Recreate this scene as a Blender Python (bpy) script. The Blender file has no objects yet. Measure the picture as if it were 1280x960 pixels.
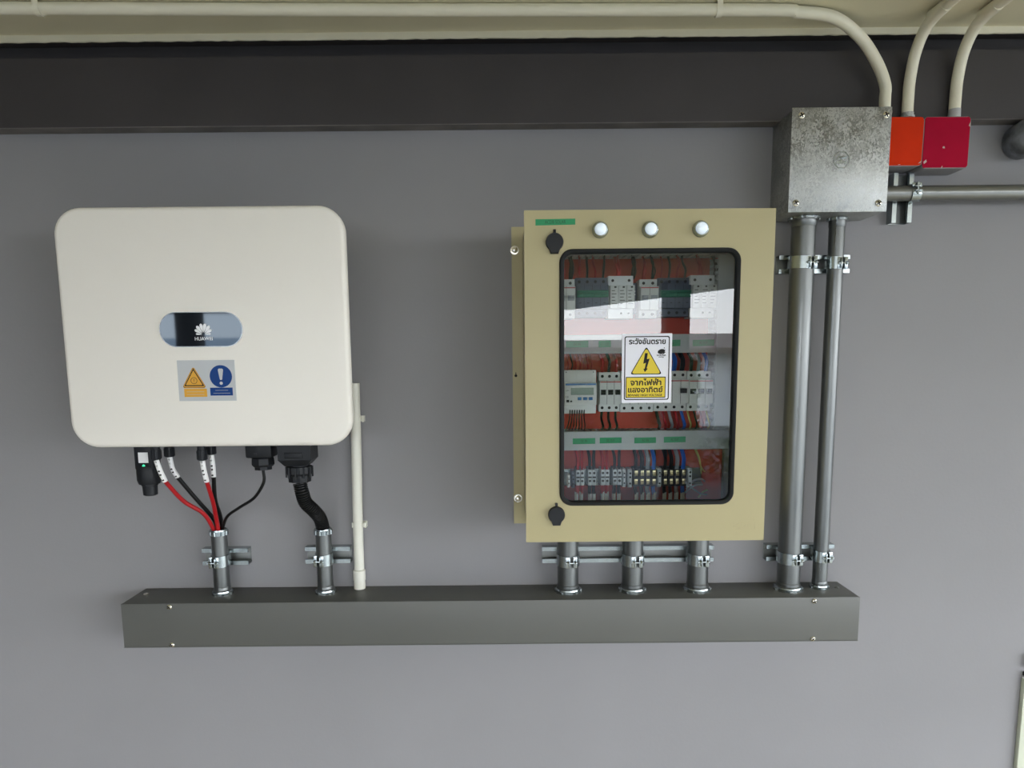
import bpy, bmesh, math, random
from mathutils import Vector, Matrix
from mathutils.geometry import tessellate_polygon
random.seed(7)
C = bpy.context.scene
COL = C.collection
PI = math.pi

# ------------------------------------------------------------------ camera
def cam_rotation(p, r, y):
    Rx = Matrix(((1,0,0),(0,math.cos(p),-math.sin(p)),(0,math.sin(p),math.cos(p))))
    Rz = Matrix(((math.cos(y),-math.sin(y),0),(math.sin(y),math.cos(y),0),(0,0,1)))
    Ry = Matrix(((math.cos(r),0,math.sin(r)),(0,1,0),(-math.sin(r),0,math.cos(r))))
    return Rz @ Rx @ Ry                        # columns: right, forward, up
cd = bpy.data.cameras.new('camera')
cam = bpy.data.objects.new('camera', cd); COL.objects.link(cam)
R_ = cam_rotation(-0.1301, 0.0095, -0.0004)
M4 = Matrix.Identity(4)
for i in range(3):
    M4[i][0] = R_[i][0]; M4[i][1] = R_[i][2]; M4[i][2] = -R_[i][1]
M4[0][3], M4[1][3], M4[2][3] = 0.0, -1.477, 1.5
cam.matrix_world = M4
cd.sensor_width = 36.0; cd.sensor_fit = 'HORIZONTAL'
cd.lens = 870 * 36 / 1280
cd.shift_y = 81.4 / 1280
cd.clip_start = 0.02; cd.clip_end = 500
C.camera = cam

# ------------------------------------------------------------------ world and exposure
w = bpy.data.worlds.new('sky'); C.world = w; w.use_nodes = True
nt = w.node_tree; nt.nodes.clear()
wo = nt.nodes.new('ShaderNodeOutputWorld'); bg = nt.nodes.new('ShaderNodeBackground')
tc = nt.nodes.new('ShaderNodeTexCoord'); sx = nt.nodes.new('ShaderNodeSeparateXYZ')
rp = nt.nodes.new('ShaderNodeValToRGB')
rp.color_ramp.elements[0].position = 0.0; rp.color_ramp.elements[0].color = (0.96, 0.98, 1.0, 1)
rp.color_ramp.elements[1].position = 0.7; rp.color_ramp.elements[1].color = (0.62, 0.78, 1.0, 1)
nt.links.new(tc.outputs['Generated'], sx.inputs[0]); nt.links.new(sx.outputs['Z'], rp.inputs[0])
nt.links.new(rp.outputs[0], bg.inputs['Color']); bg.inputs['Strength'].default_value = 1.0
nt.links.new(bg.outputs[0], wo.inputs[0])
vs = C.view_settings
C.display_settings.display_device = 'sRGB'
vs.view_transform = 'Standard'; vs.look = 'None'; vs.gamma = 1; vs.use_curve_mapping = False
vs.exposure = 3.3

# ------------------------------------------------------------------ materials
MATS = {}
def mat(name, col, rough=0.5, metal=0.0, var=0.0, scale=8.0, stretch=(1,1,1), bump=0.0, bscale=200.0, spec=0.5, emit=0.0,
        kind='noise', rvar=0.0, coat=0.0, ior=1.5):
    m = bpy.data.materials.new(name); m.use_nodes = True
    n = m.node_tree; p = n.nodes['Principled BSDF']
    p.inputs['Base Color'].default_value = (*col, 1)
    p.inputs['Roughness'].default_value = rough; p.inputs['Metallic'].default_value = metal
    p.inputs['Specular IOR Level'].default_value = spec; p.inputs['IOR'].default_value = ior
    p.inputs['Coat Weight'].default_value = coat; p.inputs['Coat Roughness'].default_value = 0.05
    t = n.nodes.new('ShaderNodeTexCoord'); mp = n.nodes.new('ShaderNodeMapping')
    mp.inputs['Scale'].default_value = stretch
    n.links.new(t.outputs['Object'], mp.inputs['Vector'])
    if var or rvar:
        if kind == 'voronoi':
            tx = n.nodes.new('ShaderNodeTexVoronoi'); tx.inputs['Scale'].default_value = scale
            nz = n.nodes.new('ShaderNodeTexNoise'); nz.inputs['Scale'].default_value = scale * 1.7; nz.inputs['Detail'].default_value = 5
            n.links.new(mp.outputs[0], nz.inputs['Vector'])
            mxv = n.nodes.new('ShaderNodeMix'); mxv.data_type = 'VECTOR'; mxv.inputs['Factor'].default_value = 0.06
            n.links.new(mp.outputs[0], mxv.inputs[4]); n.links.new(nz.outputs['Color'], mxv.inputs[5])
            n.links.new(mxv.outputs[1], tx.inputs['Vector'])
            sp = n.nodes.new('ShaderNodeSeparateColor'); n.links.new(tx.outputs['Color'], sp.inputs[0])
            fac0 = sp.outputs[0]
            nz2 = n.nodes.new('ShaderNodeTexNoise'); nz2.inputs['Scale'].default_value = scale * .25; nz2.inputs['Detail'].default_value = 6
            nz2.inputs['Roughness'].default_value = 0.7
            n.links.new(mp.outputs[0], nz2.inputs['Vector'])
            mm = n.nodes.new('ShaderNodeMix'); mm.inputs[0].default_value = 0.42
            n.links.new(fac0, mm.inputs[2]); n.links.new(nz2.outputs['Fac'], mm.inputs[3]); fac = mm.outputs[0]
        else:
            tx = n.nodes.new('ShaderNodeTexNoise'); tx.inputs['Scale'].default_value = scale; tx.inputs['Detail'].default_value = 5
            n.links.new(mp.outputs[0], tx.inputs['Vector']); fac = tx.outputs['Fac']
        if var:
            r = n.nodes.new('ShaderNodeMapRange'); r.inputs['From Min'].default_value = 0.25; r.inputs['From Max'].default_value = 0.75
            r.inputs['To Min'].default_value = 1 - var; r.inputs['To Max'].default_value = 1 + var
            n.links.new(fac, r.inputs['Value'])
            mx = n.nodes.new('ShaderNodeMix'); mx.data_type = 'RGBA'; mx.blend_type = 'MULTIPLY'; mx.inputs[0].default_value = 1
            mx.inputs[6].default_value = (*col, 1); n.links.new(r.outputs[0], mx.inputs[7])
            n.links.new(mx.outputs[2], p.inputs['Base Color'])
        if rvar:
            r2 = n.nodes.new('ShaderNodeMapRange'); r2.inputs['From Min'].default_value = 0.25; r2.inputs['From Max'].default_value = 0.75
            r2.inputs['To Min'].default_value = max(.03, rough - rvar); r2.inputs['To Max'].default_value = rough + rvar
            n.links.new(fac, r2.inputs['Value']); n.links.new(r2.outputs[0], p.inputs['Roughness'])
    if bump:
        bt = n.nodes.new('ShaderNodeTexNoise'); bt.inputs['Scale'].default_value = bscale; bt.inputs['Detail'].default_value = 3
        n.links.new(mp.outputs[0], bt.inputs['Vector'])
        bn = n.nodes.new('ShaderNodeBump'); bn.inputs['Strength'].default_value = bump; bn.inputs['Distance'].default_value = 0.002
        n.links.new(bt.outputs['Fac'], bn.inputs['Height']); n.links.new(bn.outputs[0], p.inputs['Normal'])
    if emit:
        p.inputs['Emission Color'].default_value = (*col, 1); p.inputs['Emission Strength'].default_value = emit
    MATS[name] = m
    return m

WALL   = mat('grey_wall_paint', (0.272, 0.266, 0.277), 0.62, var=0.05, scale=3.0, bump=0.12, bscale=140, spec=0.3)
BEAM   = mat('charcoal_paint', (0.041, 0.036, 0.037), 0.6, var=0.15, scale=5, bump=0.1, bscale=90)
WORN   = mat('worn_grey_paint', (0.17, 0.155, 0.15), 0.7, var=0.3, scale=14)
CEIL   = mat('cream_ceiling_paint', (0.78, 0.73, 0.54), 0.7, var=0.05, scale=4, bump=0.04, bscale=60)
FLOOR  = mat('floor_tile', (0.42, 0.365, 0.265), 0.45, var=0.06, scale=3)
WHITEP = mat('white_powder_coat', (0.88, 0.845, 0.78), 0.42, var=0.015, scale=3, bump=0.02, bscale=900)
BODYP  = mat('grey_cast_metal', (0.45, 0.45, 0.45), 0.5, var=0.05, scale=20)
BEIGE  = mat('beige_powder_coat', (0.45, 0.395, 0.215), 0.42, var=0.02, scale=5, bump=0.06, bscale=700)
DARKG  = mat('dark_grey_powder_coat', (0.113, 0.115, 0.106), 0.48, var=0.05, scale=4, bump=0.05, bscale=700)
ZINC   = mat('galvanized_sheet', (0.40, 0.41, 0.40), 0.44, metal=0.8, var=0.34, scale=105, stretch=(1, 1, .8), kind='voronoi', rvar=0.16)
PIPE   = mat('galvanized_pipe', (0.168, 0.176, 0.174), 0.36, metal=0.85, var=0.16, scale=40, stretch=(3, 3, 0.15), rvar=0.12)
PIPEX  = mat('galvanized_pipe_and_web_shade', (0.24, 0.245, 0.235), 0.38, metal=0.85, var=0.16, scale=40, stretch=(0.15, 3, 3), rvar=0.12)
BRIGHT = mat('bright_zinc_plate', (0.42, 0.465, 0.47), 0.26, metal=1.0, var=0.12, scale=60)
SCREW  = mat('nickel_screw', (0.75, 0.72, 0.62), 0.22, metal=1.0)
DISPG_TINT = (0.72, 0.86, 1.0, 1)
PVC    = mat('cream_pvc', (0.86, 0.82, 0.66), 0.38, var=0.03, scale=15)
PVCW   = mat('white_pvc', (0.80, 0.79, 0.70), 0.35, var=0.02, scale=15)
BLACK  = mat('black_plastic', (0.012, 0.0135, 0.0165), 0.45, spec=.3, var=0.1, scale=60)
RUBBER = mat('black_rubber', (0.007, 0.008, 0.008), 0.5, spec=.2)
BLKW   = mat('black_cable_sheath', (0.005, 0.0055, 0.006), 0.4, spec=.3)
REDW   = mat('red_cable_sheath', (0.40, 0.010, 0.014), 0.4, spec=.3)
BLUEW  = mat('blue_cable_sheath', (0.02, 0.12, 0.55), 0.35)
GREYW  = mat('grey_cable_sheath', (0.30, 0.31, 0.33), 0.35)
YGW    = mat('yellow_cable_sheath', (0.62, 0.55, 0.16), 0.4)
MARK   = mat('white_sleeve', (0.88, 0.88, 0.88), 0.45)
ORBOX  = mat('orange_box_paint', (0.60, 0.030, 0.004), 0.55, spec=.08, var=0.10, scale=12, bump=0.1, bscale=60)
RDBOX  = mat('crimson_box_paint', (0.37, 0.002, 0.027), 0.55, spec=.08, var=0.12, scale=12, bump=0.1, bscale=60)
CHIP   = mat('bare_plaster_chip', (0.55, 0.45, 0.42), 0.7)
ORPL   = mat('orange_mounting_plate', (0.54, 0.048, 0.020), 0.45, var=0.04, scale=5, spec=.3)
DUCT   = mat('grey_duct_pvc', (0.42, 0.44, 0.44), 0.45)
LGREY  = mat('light_grey_device_plastic', (0.62, 0.62, 0.59), 0.4)
WDEV   = mat('white_device_plastic', (0.74, 0.74, 0.72), 0.4)
SLATE  = mat('slate_device_plastic', (0.085, 0.10, 0.14), 0.4)
GREEN  = mat('green_toggle_plastic', (0.012, 0.16, 0.085), 0.4)
REDPR  = mat('red_print', (0.5, 0.05, 0.05), 0.5)
BLUEPR = mat('blue_print', (0.03, 0.16, 0.42), 0.4)
LCD    = mat('grey_green_lcd', (0.26, 0.32, 0.27), 0.25)
TERMG  = mat('terminal_grey', (0.46, 0.49, 0.51), 0.45)
BRASS  = mat('brass_screw', (0.72, 0.62, 0.36), 0.3, metal=0.9)
GTAPE  = mat('green_label_tape', (0.008, 0.27, 0.10), 0.35)
GINK   = mat('dark_green_ink', (0.004, 0.06, 0.02), 0.5)
INK    = mat('black_ink', (0.014, 0.013, 0.012), 0.5, spec=.2)
PAPER  = mat('white_sign_vinyl', (0.80, 0.80, 0.86), 0.4)
YELLOW = mat('yellow_sign_print', (0.72, 0.55, 0.012), 0.4)
STICK  = mat('silver_grey_sticker', (0.52, 0.54, 0.56), 0.4)
AMBER  = mat('amber_sticker_print', (0.72, 0.36, 0.02), 0.4)
BLUEST = mat('blue_sticker_print', (0.006, 0.048, 0.21), 0.45, spec=.2)
LENS   = mat('lit_white_lens', (0.80, 0.90, 1.0), 0.3, emit=0.035)
LEDG   = mat('lit_green_led', (0.05, 0.9, 0.35), 0.3, emit=0.12)
LOGOW  = mat('white_logo_print', (0.85, 0.86, 0.88), 0.4)
DISPG  = mat('black_mirror_glass', (0.012, 0.014, 0.018), 0.03, ior=1.48)
DISPG.node_tree.nodes['Principled BSDF'].inputs['Specular Tint'].default_value = DISPG_TINT
CHROME = mat('chrome_rim', (0.22, 0.23, 0.24), 0.2, metal=1.0)
KNOBM  = mat('grey_painted_cap', (0.15, 0.16, 0.18), 0.45, var=0.8, scale=38)
CREAMS = mat('cream_steel_paint', (0.62, 0.65, 0.52), 0.45)
GROUND = mat('outdoor_asphalt', (0.045, 0.044, 0.042), 0.8, var=0.15, scale=0.6)
HOUSEW = mat('pale_house_render', (0.72, 0.66, 0.62), 0.8, var=0.04, scale=1.0)
HOUSEG = mat('white_house_render', (0.70, 0.70, 0.69), 0.8, var=0.04, scale=1.0)
ROOFR  = mat('brown_tiled_roof', (0.11, 0.055, 0.035), 0.7, var=0.12, scale=4)
PANE   = mat('dark_house_window', (0.04, 0.05, 0.06), 0.1)
COLUMN = mat('charcoal_column_paint', (0.055, 0.06, 0.075), 0.5)
LEAF   = mat('hedge_leaf', (0.045, 0.085, 0.025), 0.6, var=0.4, scale=9)
SOIL   = mat('hedge_wood', (0.10, 0.07, 0.04), 0.8)

def glass_mat():
    m = bpy.data.materials.new('clear_window_glass'); m.use_nodes = True
    n = m.node_tree; n.nodes.clear()
    o = n.nodes.new('ShaderNodeOutputMaterial'); mx = n.nodes.new('ShaderNodeMixShader')
    tr = n.nodes.new('ShaderNodeBsdfTransparent'); tr.inputs[0].default_value = (0.93, 0.95, 0.95, 1)
    gl = n.nodes.new('ShaderNodeBsdfGlossy'); gl.inputs['Roughness'].default_value = 0.0
    fr = n.nodes.new('ShaderNodeFresnel'); fr.inputs['IOR'].default_value = 1.78
    ge = n.nodes.new('ShaderNodeNewGeometry'); sub = n.nodes.new('ShaderNodeMath'); sub.operation = 'SUBTRACT'; sub.inputs[0].default_value = 1
    mu = n.nodes.new('ShaderNodeMath'); mu.operation = 'MULTIPLY'
    n.links.new(ge.outputs['Backfacing'], sub.inputs[1]); n.links.new(sub.outputs[0], mu.inputs[0]); n.links.new(fr.outputs[0], mu.inputs[1])
    n.links.new(mu.outputs[0], mx.inputs[0]); n.links.new(tr.outputs[0], mx.inputs[1]); n.links.new(gl.outputs[0], mx.inputs[2])
    n.links.new(mx.outputs[0], o.inputs[0])
    return m
GLASS = glass_mat()

# ------------------------------------------------------------------ mesh builder
def smooth_path(pts, k=6):
    P = [Vector(p) for p in pts]
    if len(P) < 3: return P
    Q = [P[0] * 2 - P[1]] + P + [P[-1] * 2 - P[-2]]
    out = []
    for i in range(1, len(Q) - 2):
        a, b, c, d = Q[i-1], Q[i], Q[i+1], Q[i+2]
        for j in range(k):
            t = j / k
            out.append(0.5 * ((2*b) + (c-a)*t + (2*a-5*b+4*c-d)*t*t + (3*b-a-3*c+d)*t*t*t))
    out.append(P[-1])
    return out

def rrect(x0, x1, z0, z1, r, n=6):
    pts = []
    for cx, cz, a0 in ((x1-r, z1-r, 0), (x0+r, z1-r, 90), (x0+r, z0+r, 180), (x1-r, z0+r, 270)):
        for i in range(n + 1):
            a = math.radians(a0 + 90 * i / n)
            pts.append((cx + r*math.cos(a), cz + r*math.sin(a)))
    return pts

def circ(x, z, r, n=24):
    return [(x + r*math.cos(2*PI*i/n), z + r*math.sin(2*PI*i/n)) for i in range(n)]

class B:
    def __init__(self): self.bm = bmesh.new(); self.m = 0
    def face(self, vs):
        try:
            f = self.bm.faces.new(vs); f.material_index = self.m; return f
        except ValueError: return None
    def box(self, x0, x1, y0, y1, z0, z1, bev=0.0, seg=2):
        v = [self.bm.verts.new(p) for p in ((x0,y0,z0),(x1,y0,z0),(x1,y1,z0),(x0,y1,z0),(x0,y0,z1),(x1,y0,z1),(x1,y1,z1),(x0,y1,z1))]
        fs = [self.face([v[i] for i in q]) for q in ((3,2,1,0),(4,5,6,7),(0,1,5,4),(1,2,6,5),(2,3,7,6),(3,0,4,7))]
        if bev:
            es = list({e for f in fs for e in f.edges})
            r = bmesh.ops.bevel(self.bm, geom=es, offset=bev, segments=seg, profile=0.5, affect='EDGES', clamp_overlap=True)
            for f in r['faces']: f.material_index = self.m
        return self
    def rings(self, rings, closed_ends=True):
        vr = [[self.bm.verts.new(p) for p in r] for r in rings]
        n = len(vr[0])
        for a, b in zip(vr, vr[1:]):
            for i in range(n):
                self.face((a[i], a[(i+1) % n], b[(i+1) % n], b[i]))
        if closed_ends:
            self.face(list(reversed(vr[0]))); self.face(vr[-1])
        return self
    def cyl(self, p0, p1, r0, r1=None, seg=16, caps=True):
        r1 = r0 if r1 is None else r1
        return self.lathe(p0, Vector(p1) - Vector(p0), [(r0, 0), (r1, (Vector(p1)-Vector(p0)).length)], seg, caps)
    def lathe(self, base, axis, prof, seg=20, caps=True, squash=None):
        base = Vector(base); ax = Vector(axis).normalized()
        u = ax.orthogonal().normalized()
        if abs(ax.z) > .99: u = Vector((1,0,0))
        if abs(ax.y) > .99: u = Vector((1,0,0))
        v = ax.cross(u)
        rr = []
        for r, h in prof:
            rr.append([base + ax*h + (u*math.cos(2*PI*i/seg) + v*math.sin(2*PI*i/seg))*max(r, 1e-5) for i in range(seg)])
        return self.rings(rr, caps)
    def tube(self, pts, r, seg=8, k=6, rf=None, caps=True):
        P = smooth_path(pts, k)
        t = (P[1]-P[0]).normalized(); u = t.orthogonal().normalized(); rr = []
        for i, p in enumerate(P):
            t2 = (P[min(i+1, len(P)-1)] - P[max(i-1, 0)])
            t2 = t2.normalized() if t2.length > 1e-9 else t
            u = (u - t2 * u.dot(t2)).normalized(); v = t2.cross(u); t = t2
            R = rf(i, len(P)) if rf else r
            rr.append([p + (u*math.cos(2*PI*j/seg) + v*math.sin(2*PI*j/seg))*R for j in range(seg)])
        return self.rings(rr, caps)
    def plate(self, outer, holes, y0, y1):
        """solid plate in the XZ plane from depth y0 (front, smaller y) to y1"""
        loops = [outer] + list(holes)
        P3 = [[Vector((x, z, 0)) for x, z in l] for l in loops]
        tris = tessellate_polygon(P3)
        flat = [p for l in loops for p in l]
        f = [self.bm.verts.new((x, y0, z)) for x, z in flat]; b = [self.bm.verts.new((x, y1, z)) for x, z in flat]
        for t in tris:
            self.face([f[i] for i in t]); self.face([b[i] for i in reversed(t)])
        o = 0
        for l in loops:
            n = len(l)
            for i in range(n):
                a, c = o+i, o+(i+1) % n
                self.face((f[a], f[c], b[c], b[a]))
            o += n
        return self
    def extr(self, prof, axis, a0, a1):
        """closed profile extruded along 'x' (profile = y,z) or 'z' (profile = x,y)"""
        mk = (lambda p, a: (a, p[0], p[1])) if axis == 'x' else (lambda p, a: (p[0], p[1], a))
        n = len(prof)
        A = [self.bm.verts.new(mk(p, a0)) for p in prof]; D = [self.bm.verts.new(mk(p, a1)) for p in prof]
        for i in range(n): self.face((A[i], A[(i+1) % n], D[(i+1) % n], D[i]))
        for t in tessellate_polygon([[Vector((p[0], p[1], 0)) for p in prof]]):
            self.face([A[i] for i in t]); self.face([D[i] for i in t])
        return self
    def gear(self, c, r1, r2, n, z0, z1, axis='z', hole=0):
        pts = []
        for i in range(n):
            for da, r in ((-.32, r2), (.0, r2), (.32, r2), (.5, r1)):
                a = 2*PI*(i + da*1.0)/n
                pts.append((r*math.cos(a), r*math.sin(a)))
        if axis == 'z':
            return self.rings([[Vector((c[0]+x, c[1]+y, z)) for x, y in pts] for z in (z0, z1)])
        return self.rings([[Vector((x0, c[1]+x, c[2]+y)) for x, y in pts] for x0 in (z0, z1)])
    def text(self, s, x, z, y, w, h=None, thick=0.0, rot=0.0, bold=0.0):
        cu = bpy.data.curves.new('lettering', 'FONT'); cu.body = s; cu.size = 1.0; cu.resolution_u = 3; cu.offset = bold
        if thick: cu.extrude = 0.5
        ob = bpy.data.objects.new('lettering', cu); COL.objects.link(ob)
        dg = bpy.context.evaluated_depsgraph_get(); dg.update()
        me = bpy.data.meshes.new_from_object(ob.evaluated_get(dg))
        bpy.data.objects.remove(ob); bpy.data.curves.remove(cu)
        if not len(me.vertices): return self
        xs = [v.co.x for v in me.vertices]; ys = [v.co.y for v in me.vertices]
        sx_ = w / (max(xs) - min(xs)); sy_ = (h / (max(ys) - min(ys))) if h else sx_
        cx, cy = (max(xs)+min(xs))/2, (max(ys)+min(ys))/2
        cr, sr = math.cos(rot), math.sin(rot)
        vv = []
        for v in me.vertices:
            a, b = (v.co.x-cx)*sx_, (v.co.y-cy)*sy_
            vv.append(self.bm.verts.new((x + a*cr - b*sr, y - v.co.z*2*thick, z + a*sr + b*cr)))
        for p in me.polygons: self.face([vv[i] for i in p.vertices])
        bpy.data.meshes.remove(me)
        return self
    def build(self, name, mats, parent=None, origin=None, smooth=35):
        me = bpy.data.meshes.new(name)
        off = Vector((0,0,0))
        if parent is not None: off = WORLD[parent.name]
        elif origin is not None: off = Vector(origin)
        bmesh.ops.recalc_face_normals(self.bm, faces=self.bm.faces)
        if off.length: bmesh.ops.translate(self.bm, verts=self.bm.verts, vec=-off)
        self.bm.to_mesh(me); self.bm.free()
        for m in (mats if isinstance(mats, (list, tuple)) else [mats]): me.materials.append(m)
        if smooth:
            me.polygons.foreach_set('use_smooth', [True]*len(me.polygons))
            me.set_sharp_from_angle(angle=math.radians(smooth))
        o = bpy.data.objects.new(name, me); COL.objects.link(o)
        if parent is not None: o.parent = parent
        else: o.location = off
        WORLD[o.name] = off
        return o
WORLD = {}
def thing(name, loc, label, cat, group=None):
    o = bpy.data.objects.new(name, None); COL.objects.link(o)
    o.empty_display_size = 0.02; o.location = loc
    WORLD[o.name] = Vector(loc)
    return tag(o, label, cat, group)
def tag(o, label, cat, group=None):
    o['label'] = label; o['category'] = cat
    if group: o['group'] = group
    return o
def struct(o): o['kind'] = 'structure'; return o
def stuff(o, label, cat): o['kind'] = 'stuff'; o['label'] = label; o['category'] = cat; return o
def plabel(o, s): o['label'] = s; return o

# ------------------------------------------------------------------ the setting
CZ = 2.1275; FZ = -0.25
b = B(); b.box(-5.2, 6.6, 0.0, 0.15, FZ, 2.086); struct(b.build('wall_back', WALL, smooth=0))
b = B(); b.box(-5.15, 6.55, -0.035, 0.02, 1.9585, 2.086); struct(b.build('trim_1', BEAM, smooth=0))          # projecting dark beam
b = B(); b.box(-5.15, 6.55, -0.0345, 0.0, 1.9572, 1.9586); struct(b.build('trim_4', WORN, smooth=0))           # worn grey paint under the beam
b = B(); b.box(-5.15, 6.55, -0.004, 0.15, 2.086, CZ); b.box(-5.15, 6.55, -0.0334, -0.004, 2.1185, CZ); struct(b.build('trim_2', BEAM, smooth=0))           # shadowed recess above it
# thin uneven cream edge where the ceiling paint stops
b = B(); n = 900; rg = []
for i in range(n + 1):
    x = -5.1 + i * (11.6 / n); q_ = random.uniform(-.0007, .0007)
    rg.append([Vector((x, -0.0335, 2.1152 + q_)), Vector((x, -0.0365, 2.1155 + q_)), Vector((x, -0.0375, 2.1165 + q_)), Vector((x, -0.0375, CZ)), Vector((x, -0.0335, CZ))])
b.rings(rg); struct(b.build('trim_3', PVC, smooth=0))
b = B()
foot = [(-5.2, 0.15), (6.6, 0.15), (6.6, -2.0), (3.4, -3.5), (2.1, -5.65), (0.8, -8.4), (-5.2, -8.4)]
b.rings([[Vector((x, y, z)) for x, y in foot] for z in (CZ, CZ + .16)]); struct(b.build('ceiling', CEIL, smooth=0))
b = B(); b.box(-5.2, 6.6, -4.4, 0.0, FZ - .15, FZ); struct(b.build('floor', FLOOR, smooth=0))
b = B(); b.box(-5.35, -5.2, -8.4, 0.0, FZ, CZ); struct(b.build('wall_left', COLUMN, smooth=0))
b = B(); b.box(-90, 90, -120, 3, FZ - .5, FZ - .15); struct(b.build('ground', GROUND, smooth=0))

# ------------------------------------------------------------------ fixtures shared by several things
def screw_head(b, x, z, y, r=0.0045):
    b.lathe((x, y, z), (0, -1, 0), [(r, 0), (r, .0008), (r*.75, .0022), (r*.3, .0028)], 14)
    return b
def slot(b, x, z, y, r, a=0.6):
    c, s = math.cos(a), math.sin(a); h = r*.16; L = r*.75
    for cc, ss in ((c, s), (-s, c)):
        pts = [(x+cc*L-ss*h, z+ss*L+cc*h), (x-cc*L-ss*h, z-ss*L+cc*h), (x-cc*L+ss*h, z-ss*L-cc*h), (x+cc*L+ss*h, z+ss*L-cc*h)]
        b.plate(pts, [], y-.0031, y-.001)

# ------------------------------------------------------------------ trunking
T = thing('cable_trunking', (-.0465, 0, .9135), 'long dark grey steel cable trunking fixed low along the wall', 'trunking')
X0, X1, Z0, Z1 = -.8065, .7135, .9135, 1.0065
b = B(); b.box(X0+.001, X1-.001, -.098, 0, Z0+.001, Z1, .0012); b.build('body', DARKG, T)
b = B(); b.box(X0, X1, -.1, -.0965, Z0, Z1+.0003, .0016); b.box(X0, X1, -.1, -.088, Z0-.0012, Z0); b.build('cover', DARKG, T)
for x, z in ((-.7067, 1.0003-.001), (-.707, .918), (.6191, .9986), (.6196, .9178)):
    b = B(); screw_head(b, x, z, -.1, .0052); b.m = 1; slot(b, x, z, -.1, .0052, random.random()); b.build('screw', [SCREW, INK], T)
for x in (-.785, .693):
    b = B(); b.lathe((x, -.04, Z1), (0,0,1), [(.0055, 0), (.0055, .001), (.002, .003)], 12); b.build('screw', DARKG if x > 0 else SCREW, T)

# ------------------------------------------------------------------ strut channels
def strut_profile(h, d=0.021, t=0.0022, lip=0.0085, ret=0.006):
    H = h/2
    return [(0, -H), (-d, -H), (-d, -H+lip), (-d+ret, -H+lip), (-d+ret, -H+lip-t), (-d+t, -H+lip-t), (-d+t, -H+t), (-t, -H+t),
            (-t, H-t), (-d+t, H-t), (-d+t, H-lip+t), (-d+ret, H-lip+t), (-d+ret, H-lip), (-d, H-lip), (-d, H), (0, H)]
def strut(x0, x1, zc, h, label):
    b = B(); b.extr([(y, zc+z) for y, z in strut_profile(h)], 'x', x0, x1)
    b.m = 1; b.box(x0+.0004, x1-.0004, -.0029, -.0021, zc-h/2+.0023, zc+h/2-.0023)  # web is the same zinc; darker plate puts the channel's inner shade into colour
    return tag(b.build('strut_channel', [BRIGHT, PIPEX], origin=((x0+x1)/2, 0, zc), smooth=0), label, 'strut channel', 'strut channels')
strut(-.6685, -.570, 1.0815, .036, 'short zinc strut channel behind the leftmost steel conduit')
strut(-.4467, -.350, 1.0830, .036, 'short zinc strut channel behind the conduit under the inverter next to the white pipe')
strut(.0638, .4330, 1.0785, .035, 'long zinc strut channel behind the three conduits under the beige cabinet')
strut(.5495, .6935, 1.6840, .036, 'short zinc strut channel behind the tall pipes just under the galvanized junction box')
strut(.5465, .6920, 1.0785, .035, 'short zinc strut channel behind the tall pipes just above the trunking')
b = B(); b.extr([(.7935+z, y) for y, z in strut_profile(.040)], 'z', 1.7645, 1.8615); b.m = 1; b.box(.7935-.0175, .7935+.0175, -.0029, -.0021, 1.7650, 1.8610)  # darker web plate again paints in the shade inside the channel
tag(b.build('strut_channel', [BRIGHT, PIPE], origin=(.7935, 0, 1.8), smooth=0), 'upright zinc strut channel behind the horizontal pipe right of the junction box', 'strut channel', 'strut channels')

# ------------------------------------------------------------------ conduits
def locknut(parent, x, y, z, r, up=True, n=8):
    b = B(); b.gear((x, y), r*1.12, r*1.32, n, z, z+.005); b.lathe((x, y, z+.005), (0,0,1), [(r*1.2, 0), (r*1.16, .003), (r*1.02, .004)], 24)
    return b.build('locknut', BRIGHT, parent)
def conduit(x, y, r, z0, z1, label, bush=False, collar_top=False, collar_bot=True):
    t = thing('steel_conduit', (x, y, z0), label, 'conduit', 'upright steel conduits')
    b = B()
    b.lathe((x, y, z0), (0,0,1), [(r, 0), (r, z1-z0), (r*.88, z1-z0), (r*.88, z1-z0-.02), (0, z1-z0-.02)] if bush else [(r, 0), (r, z1-z0)], 32)
    b.build('tube', PIPE, t)
    if collar_bot:
        b = B(); b.lathe((x, y, z0+.006), (0,0,1), [(r*1.10, 0), (r*1.10, .003), (r*1.045, .004), (r*1.035, .010), (r*1.0, .011)], 32); b.build('collar', PIPE, t)
        locknut(t, x, y, z0, r)
    if bush:
        b = B(); b.gear((x, y), r*1.04, r*1.17, 10, z1-.011, z1-.002)
        b.lathe((x, y, z1-.002), (0,0,1), [(r*1.08, 0), (r*1.06, .003), (r*.9, .0035), (r*.84, -.004)], 24, caps=False); b.build('bushing', BRIGHT, t)
    if collar_top:
        b = B(); b.lathe((x, y, z1-.018), (0,0,1), [(r*1.0, 0), (r*1.06, .002), (r*1.06, .013), (r*1.20, .013), (r*1.24, .018)], 32); b.build('collar', PIPE, t)
        b = B(); b.gear((x, y), r*1.16, r*1.33, 8, z1-.0045, z1); b.build('locknut', BRIGHT, t)
    return t
conduit(-.6210, -.0395, .0165, 1.0065, 1.1465, 'leftmost short steel conduit taking red and black solar cables into the trunking', bush=True)
conduit(-.4005, -.0395, .0165, 1.0065, 1.1465, 'short steel conduit under the black corrugated hose beside the white pipe', bush=True)
conduit(.1170, -.0445, .0222, 1.0065, 1.1660, 'left one of the three steel conduits between beige cabinet and trunking')
conduit(.2540, -.0445, .0222, 1.0065, 1.1660, 'middle one of the three steel conduits between beige cabinet and trunking')
conduit(.3925, -.0445, .0222, 1.0065, 1.1660, 'right one of the three steel conduits between beige cabinet and trunking')
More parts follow.
